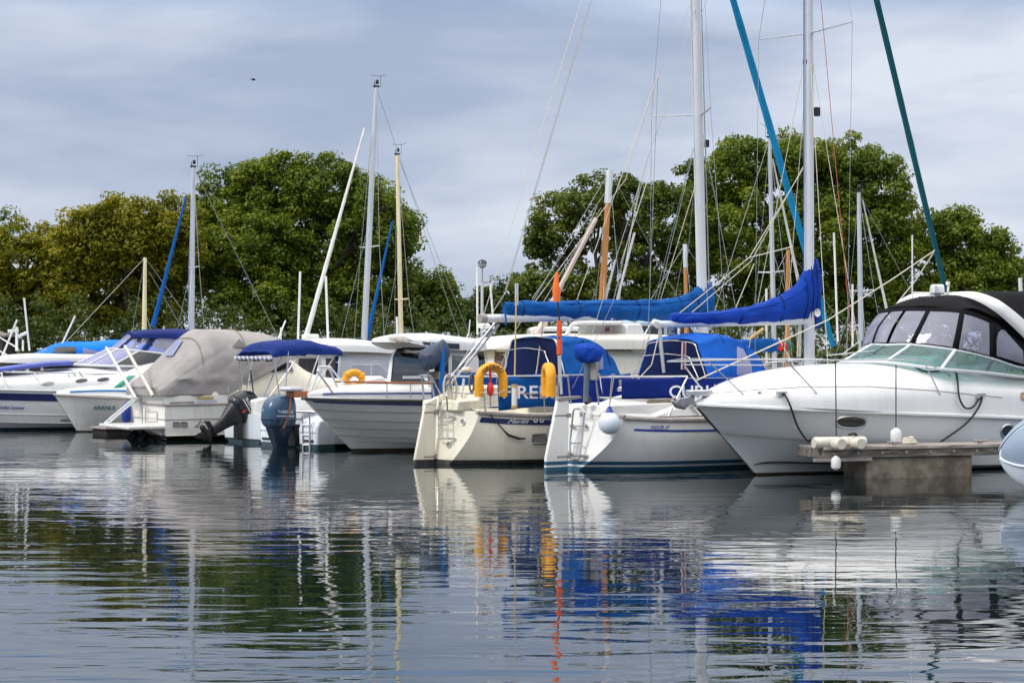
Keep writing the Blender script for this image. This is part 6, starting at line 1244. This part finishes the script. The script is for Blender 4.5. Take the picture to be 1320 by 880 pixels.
# ================================================================== yachts moored further back: hull, mast, rigging
def far_yacht(label, X, Y, deg, hullcol, mastcol, m_px, jib=None, jibm=None, r=.075, spread=None, boom=None, L=7.4, wood_top=None, extra=(), head=True, name='sailing_yacht'):
    b = Boat(name, label, 'sailboat', X, Y, deg, group='yachts moored further back')
    mh = mat('hull of '+label[:24], hullcol, .25, var=.08, scale=1.2, streak=.12)
    lf = Loft(hull_rings([(-L*.5, .9, .85, .5, .2, .1), (-L*.3, .85, 1.1, .95, .5, 0), (0, .88, 1.22, 1.1, .6, 0), (L*.3, 1.0, .8, .55, .5, .15), (L*.5, 1.1, .05, .03, .2, .4)])); lf.mb(30, 34, (1, 0)).build('hull', mh, b.o, angle=30); deck_grid(lf, .08).build('deck', M['gelclean'], b.o)
    MB().tube(rail_line(lf, .02, 0, 1, off=.01), .03, 6).tube(rail_line(lf, .02, 0, 1, off=.01, side=1), .03, 6).build('toe_rail', M['teak'] if mastcol in ('wood', 'cspar') else M['alu'], b.o)
    Loft([arch(-1.6, .7, .85, 1.25, 4), arch(-.2, .8, .85, 1.36, 4), arch(1.2, .66, .88, 1.26, 4), arch(2.2, .3, .95, 1.05, 4)]).mb(16, 24, (1, 1)).build('coachroof', M['gelclean'], b.o, angle=60)
    (x0, y0), (x1, y1) = m_px
    a = b.P(x0, y0); c = b.P(x1, y1); base = a+(a-c)*max(0, (a.z-1.15)/(c.z-a.z))
    mo = MB().tube([base, base.lerp(c, .5), c], [r, r*.95, r*.7], 10).build('mast', M[mastcol], b.o)
    if wood_top: d = b.P(*wood_top); MB().tube([d, c+(c-d)*.01], r*1.02, 10).build('mast_top', M['mastw'], mo)
    if head:
        MB().box(c+Vector((0, 0, .03)), (.16, .08, .05)).tube([c+Vector((.05, 0, 0)), c+Vector((.05, 0, .16))], .012, 5).lathe(c+Vector((-.03, 0, .10)), [(.035, 0), (.045, .02), (.045, .10), (.03, .12)], 8).build('masthead', M['black'], mo)
        MB().tube([c+Vector((-.3, .03, .38)), c+Vector((-.12, .03, .32)), c+Vector((.2, .03, .33))], .006, 4).tube([c+Vector((-.12, .03, 0)), c+Vector((-.12, .03, .36))], .006, 4).build('wind_vane', M['black'], mo)
    bow, stern = Vector((L*.47+.2, 0, 1.1)), Vector((-L*.5, 0, .95))
    for sg in (-1, 1):
        tips = []
        if spread:
            q = base.lerp(c, (b.P(x1, spread).z-base.z)/(c.z-base.z)); t_ = q+Vector((-.05, sg*.55, .02)); MB().tube([q, t_], [.022, .016], 6).build('spreader', M[mastcol] if mastcol != 'wood' else M['alu'], mo); wires(b, 'shroud', [(Vector((base.x-.2, sg*1.08, .9)), t_), (t_, c)], .008)
        else: wires(b, 'shroud', [(Vector((base.x-.3, sg*1.08, .9)), c)], .008)
        wires(b, 'shroud', [(Vector((base.x+.5, sg*1.02, .92)), base.lerp(c, .55))], .008)
        for z in (1.5,): b.tube('lifeline', [Vector((-L*.45, sg*.85, z)), Vector((-L*.2, sg*1.12, z)), Vector((L*.1, sg*1.12, z)), Vector((L*.42, sg*.35, z+.2))], .008, M['wire'])
    wires(b, 'backstay', [(stern, c)], .008)
    if jib: rolled(b, 'furled_jib', b.P(*jib[0]), b.P(*jib[1]), .042 if X > 5 else .066, jibm)
    else: wires(b, 'forestay', [(bow, c)], .008)
    bz = base+Vector((0, 0, .85)); be = bz+Vector((-2.7, 0, .05))
    if boom:
        MB().tube([bz, be], .05, 8).build('boom', M[mastcol], b.o)
        G = [[bz.lerp(be, t)+Vector((0, math.sin(k)*(.11-.05*t), .10+math.cos(k)*(.20-.12*t))) for k in np.linspace(0, 2*math.pi, 13)] for t in np.linspace(-.03, 1, 16)]; wrinkle(MB().grid(G), .015, (3, 6, 6), X).build('sail_cover', boom, b.o, angle=60)
    b.rails('pushpit', [[Vector((-L*.49, y, 1.5)) for y in (-.75, 0, .75)]]+[[Vector((-L*.49, y, 1.5)), Vector((-L*.49, y, .9))] for y in (-.75, .75)], .016, M['steel'])
    for nm, m_, p0, p1, rr in extra: b.tube(nm, [b.P(*p0), b.P(*p1)], rr, m_)
    return b
far_yacht('yacht with silver mast and slanting blue rolled jib behind the taupe covered cruiser', -9.6, 58.3, 205, (.7, .7, .68), 'alu', ((247, 425), (249, 216)), ((197, 421), (240, 252)), M['blue'], .085, 345, M['blue'])
far_yacht('small yacht with a plain yellow wooden mast left of the blue rolled jib', -11.9, 63, 30, (.6, .58, .5), 'cspar', ((186, 424), (187, 332)), None, None, .075, None, None, 6.6, head=False, extra=[('stay', M['wire'], (192, 350), (236, 425), .008)])
far_yacht('yacht with the tallest left silver mast, wind vane and slanting white rolled jib', -4.6, 56.2, 212, (.75, .75, .74), 'alu', ((469, 445), (485, 113)), ((393, 440), (470, 165)), M['sailw'], .09, 319, M['navy'], 8.4)
far_yacht('yacht with a cream mast and blue rolled jib right of the tallest left silver mast', -3.9, 62.5, 206, (.72, .68, .55), 'cspar', ((517, 432), (512, 200)), ((471, 446), (506, 285)), M['blue'], .075, 386, M['blue'], 7.0)
far_yacht('gaff yacht with a varnished wooden mast with white top and a leaning pinkish spar', 2.7, 56.5, 210, (.10, .14, .2), 'wood', ((776, 388), (786, 220)), None, None, .10, None, M['sailw'], 8.0, (783.5, 262), head=False, extra=[('gaff_spar', mat('pinkish mast tube', (.55, .45, .40), .5), (700, 412), (768, 282), .075), ('stay', M['wire'], (686, 385), (779, 250), .009), ('stay', M['rope'], (700, 430), (770, 265), .009), ('topmast_pole', M['mastw'], (780, 388), (793, 335), .032), ('topmast_pole', M['mastw'], (795, 388), (818, 300), .034), ('stay', M['rope'], (800, 340), (840, 215), .012), ('stay', M['wire'], (700, 390), (775, 268), .009)])
far_yacht('small yacht with short orange wooden mast just left of the tall white masts', 5.4, 62, 30, (.3, .12, .06), 'wood', ((885, 430), (883, 315)), None, None, .07, None, None, 6.5, (883.8, 345), head=False)
far_yacht('yacht with a slim silver mast between the two tall white masts', 7.9, 55, 32, (.75, .75, .75), 'alu', ((998, 452), (992, 178)), ((1033, 380), (996, 205)), M['sailw'], .07, 351, M['blue'], 7.6, extra=[('aerial', M['gel'], (988, 470), (988, 372), .03), ('stay', M['ropetan'], (962, 440), (984, 424), .05)])
far_yacht('small yacht with a plain orange wooden mast showing under the royal blue boom cover', 9.2, 64, 30, (.3, .12, .06), 'wood', ((1015, 452), (1016, 322)), None, None, .085, None, M['green'], 6.5, head=False)
far_yacht('yacht with a silver mast and teal boom cover behind the cruiser bow rail', 9.8, 57.5, 208, (.7, .7, .7), 'alu', ((1110, 442), (1107, 248)), ((1150, 430), (1112, 258)), M['sailw'], .08, 375, M['green'], 7.6, extra=[('aerial', M['gel'], (1099, 446), (1099, 366), .03), ('aerial', M['gel'], (1080, 440), (1075, 300), .03)])
# ================================================================== on the bank: lamp, sign, vans, posts
def bank(px, Y): x = (px-660)/F*Y; return Vector((x, Y, ground_z(x, Y)))
p = bank(621, 75); root = link(bpy.data.objects.new('lamp_post', None)); root.location = p; tag(root, 'white lamp post with a dark topped glass globe in the gap between the trees', 'street lamp')
top_ = wpt(621.5, 364, 75)-p; gl = wpt(621.8, 340, 75)-p
MB().tube([(0, 0, 0), top_], .055, 10).build('post', M['mastw'], root); MB().tube([top_, gl-Vector((0, 0, .12))], .025, 6).build('neck', M['rub'], root)
MB().box(top_+Vector((.08, 0, .0)), (.25, .05, .05)).build('bracket', M['rub'], root)
MB().lathe(gl, [(0, -.17), (.06, -.165), (.14, -.10), (.17, 0)], 16).build('globe_glass', M['greywin'], root); MB().lathe(gl, [(.172, 0), (.15, .09), (.09, .15), (0, .172)], 16).build('globe_cap', mat('dark lamp cap', (.02, .03, .035), .2), root)
p = wpt(868, 428, 70); root = link(bpy.data.objects.new('notice_sign', None)); g_ = bank(868, 70); root.location = g_; tag(root, 'small navy notice sign with white lines on a post at the water edge', 'sign')
q = p-g_; MB().box(q, (.43, .03, .31)).build('board', mat('navy sign board', (.012, .03, .11), .4), root); MB().box(q+Vector((.18, -.018, 0)), (.07, .004, .29)).build('white_strip', M['letterw'], root)
for k, w_ in enumerate((.2, .14, .24)): MB().box(q+Vector((-.19+w_/2, -.018, .10-.075*k)), (w_, .004, .02)).build('text_line', M['lettergrey'], root)
for x in (-.18, .18): MB().tube([q+Vector((x, .03, .1)), (q.x+x, .03, -.2)], .025, 6).build('post', M['rub'], root)
def van(label, px, Y, rz, col, L=4.6, H=1.9):
    g = bank(px, Y); root = link(bpy.data.objects.new('parked_van', None)); root.location = g; root.rotation_euler = (0, 0, R(rz)); tag(root, label, 'van', 'vehicles parked on the bank')
    MB().prism([(-L/2, 0, .3), (-L/2, 0, H*.95), (-L/2+.15, 0, H), (L*.22, 0, H), (L*.36, 0, H*.62), (L*.5, 0, H*.52), (L*.5, 0, .3)], (0, 1.75, 0)).build('body', col, root, bevel=.08)
    for s in (-1, 1):
        MB().prism([(L*.02, s*.882, H*.62), (L*.02, s*.882, H*.9), (L*.2, s*.882, H*.9), (L*.31, s*.882, H*.62)], (0, .012, 0)).build('side_window', M['glass'], root)
        MB().prism([(-L*.42, s*.882, H*.62), (-L*.42, s*.882, H*.9), (-L*.02, s*.882, H*.9), (-L*.02, s*.882, H*.62)], (0, .012, 0)).build('side_window', M['glass'], root)
        for x in (-L*.3, L*.32): MB().lathe((x, s*.82-.09, .32), [(.0, 0), (.32, 0), (.32, .18), (0, .18)], 16, 'Y').build('wheel', M['black'], root)
    MB().prism([(L*.225, 0, H*.96), (L*.362, 0, H*.64), (L*.372, 0, H*.65), (L*.235, 0, H*.97)], (0, 1.5, 0)).build('windscreen', M['glass'], root)
van('pale blue van parked beyond the royal blue boom on the bank', 850, 76, 12, mat('pale blue van paint', (.40, .52, .60), .3), 4.4, 2.0)
van('white van parked behind the gaff yacht mast on the bank', 752, 77, 5, M['gel'], 4.2, 1.8)
# storehouse seen between trunks at the far left
g = bank(2, 77); root = link(bpy.data.objects.new('storage_shed', None)); root.location = g; tag(root, 'dark grey slatted storage shed at the extreme left edge', 'shed')
MB().box((-.3, 0, .55), (1.2, 2.2, 1.3)).build('wall', mat('dark slats', (.05, .05, .055), .8, var=.5, scale=3, stretch=(9, 9, .3)), root); MB().prism([(-1.05, 0, 1.18), (-.3, 0, 1.35), (.45, 0, 1.18), (.45, 0, 1.26), (-.3, 0, 1.44), (-1.05, 0, 1.26)], (0, 2.5, 0)).build('roof', M['rub'], root)
MB().box((-.3, -1.11, .5), (.6, .03, 1.1)).build('door', M['dark'], root)
# low floating pier end between the two left boats
PB = Boat('pontoon', 'dark low pontoon end between the small white cabin boat and the taupe covered cruiser', 'pontoon', -9.55, 47.6, 35)
MB().box((1.6, 0, -.05), (3.6, .85, .36)).build('float', mat('black rubber float', (.012, .012, .012), .9), PB.o, bevel=.03); MB().box((1.6, 0, .15), (3.7, .95, .05)).build('planks', M['rub'], PB.o, bevel=.01)
rope('mooring_line', 'dark mooring rope from the swim platform down to the low dark pontoon', Cb, [Cb.P(176, 553, 0), Cb.P(190, 560, -.1), Cb.P(204, 564, -.4), Cb.P(214, 566, -1.2)], .018, M['ropeblk'])
# red ensign behind the mast
fl = wpt(1008, 447, 47); root = link(bpy.data.objects.new('ensign', None)); root.location = fl; tag(root, 'small red flag on a slanting staff beside the white sloop mast', 'flag')
MB().grid([[(-.08+.20*i/6+.03*math.sin(j*1.3), .02*math.sin(i*1.7), .17-.10*i/6-.26*j/4*(1-.25*i/6)) for j in range(5)] for i in range(7)]).build('cloth', M['red'], root, solid=.006, angle=80)
MB().tube([(-.09, 0, .22), (.45, 0, -.75)], .014, 6).build('staff', M['gel'], root)
# the gull high on the left
g = wpt(327, 103, 70); root = link(bpy.data.objects.new('bird', None)); root.location = g; tag(root, 'tiny dark bird gliding high in the cloudy sky left of the masts', 'bird')
bw = MB().ell((0, 0, 0), (.06, .024, .024)); bw.grid([[(.03*(1-abs(t))-.05*abs(t)+dx*.7, .12*t, .07*abs(t)-.04*t*t) for dx in (-.04, .05)] for t in np.linspace(-1, 1, 11)]); bw.grid([[(-.06-.05*k, y*.6*(1+k), 0) for y in (-.03, 0, .03)] for k in (0, 1)])
bw.build('body', mat('bird plumage', (.05, .05, .055), .8), root, solid=.012)
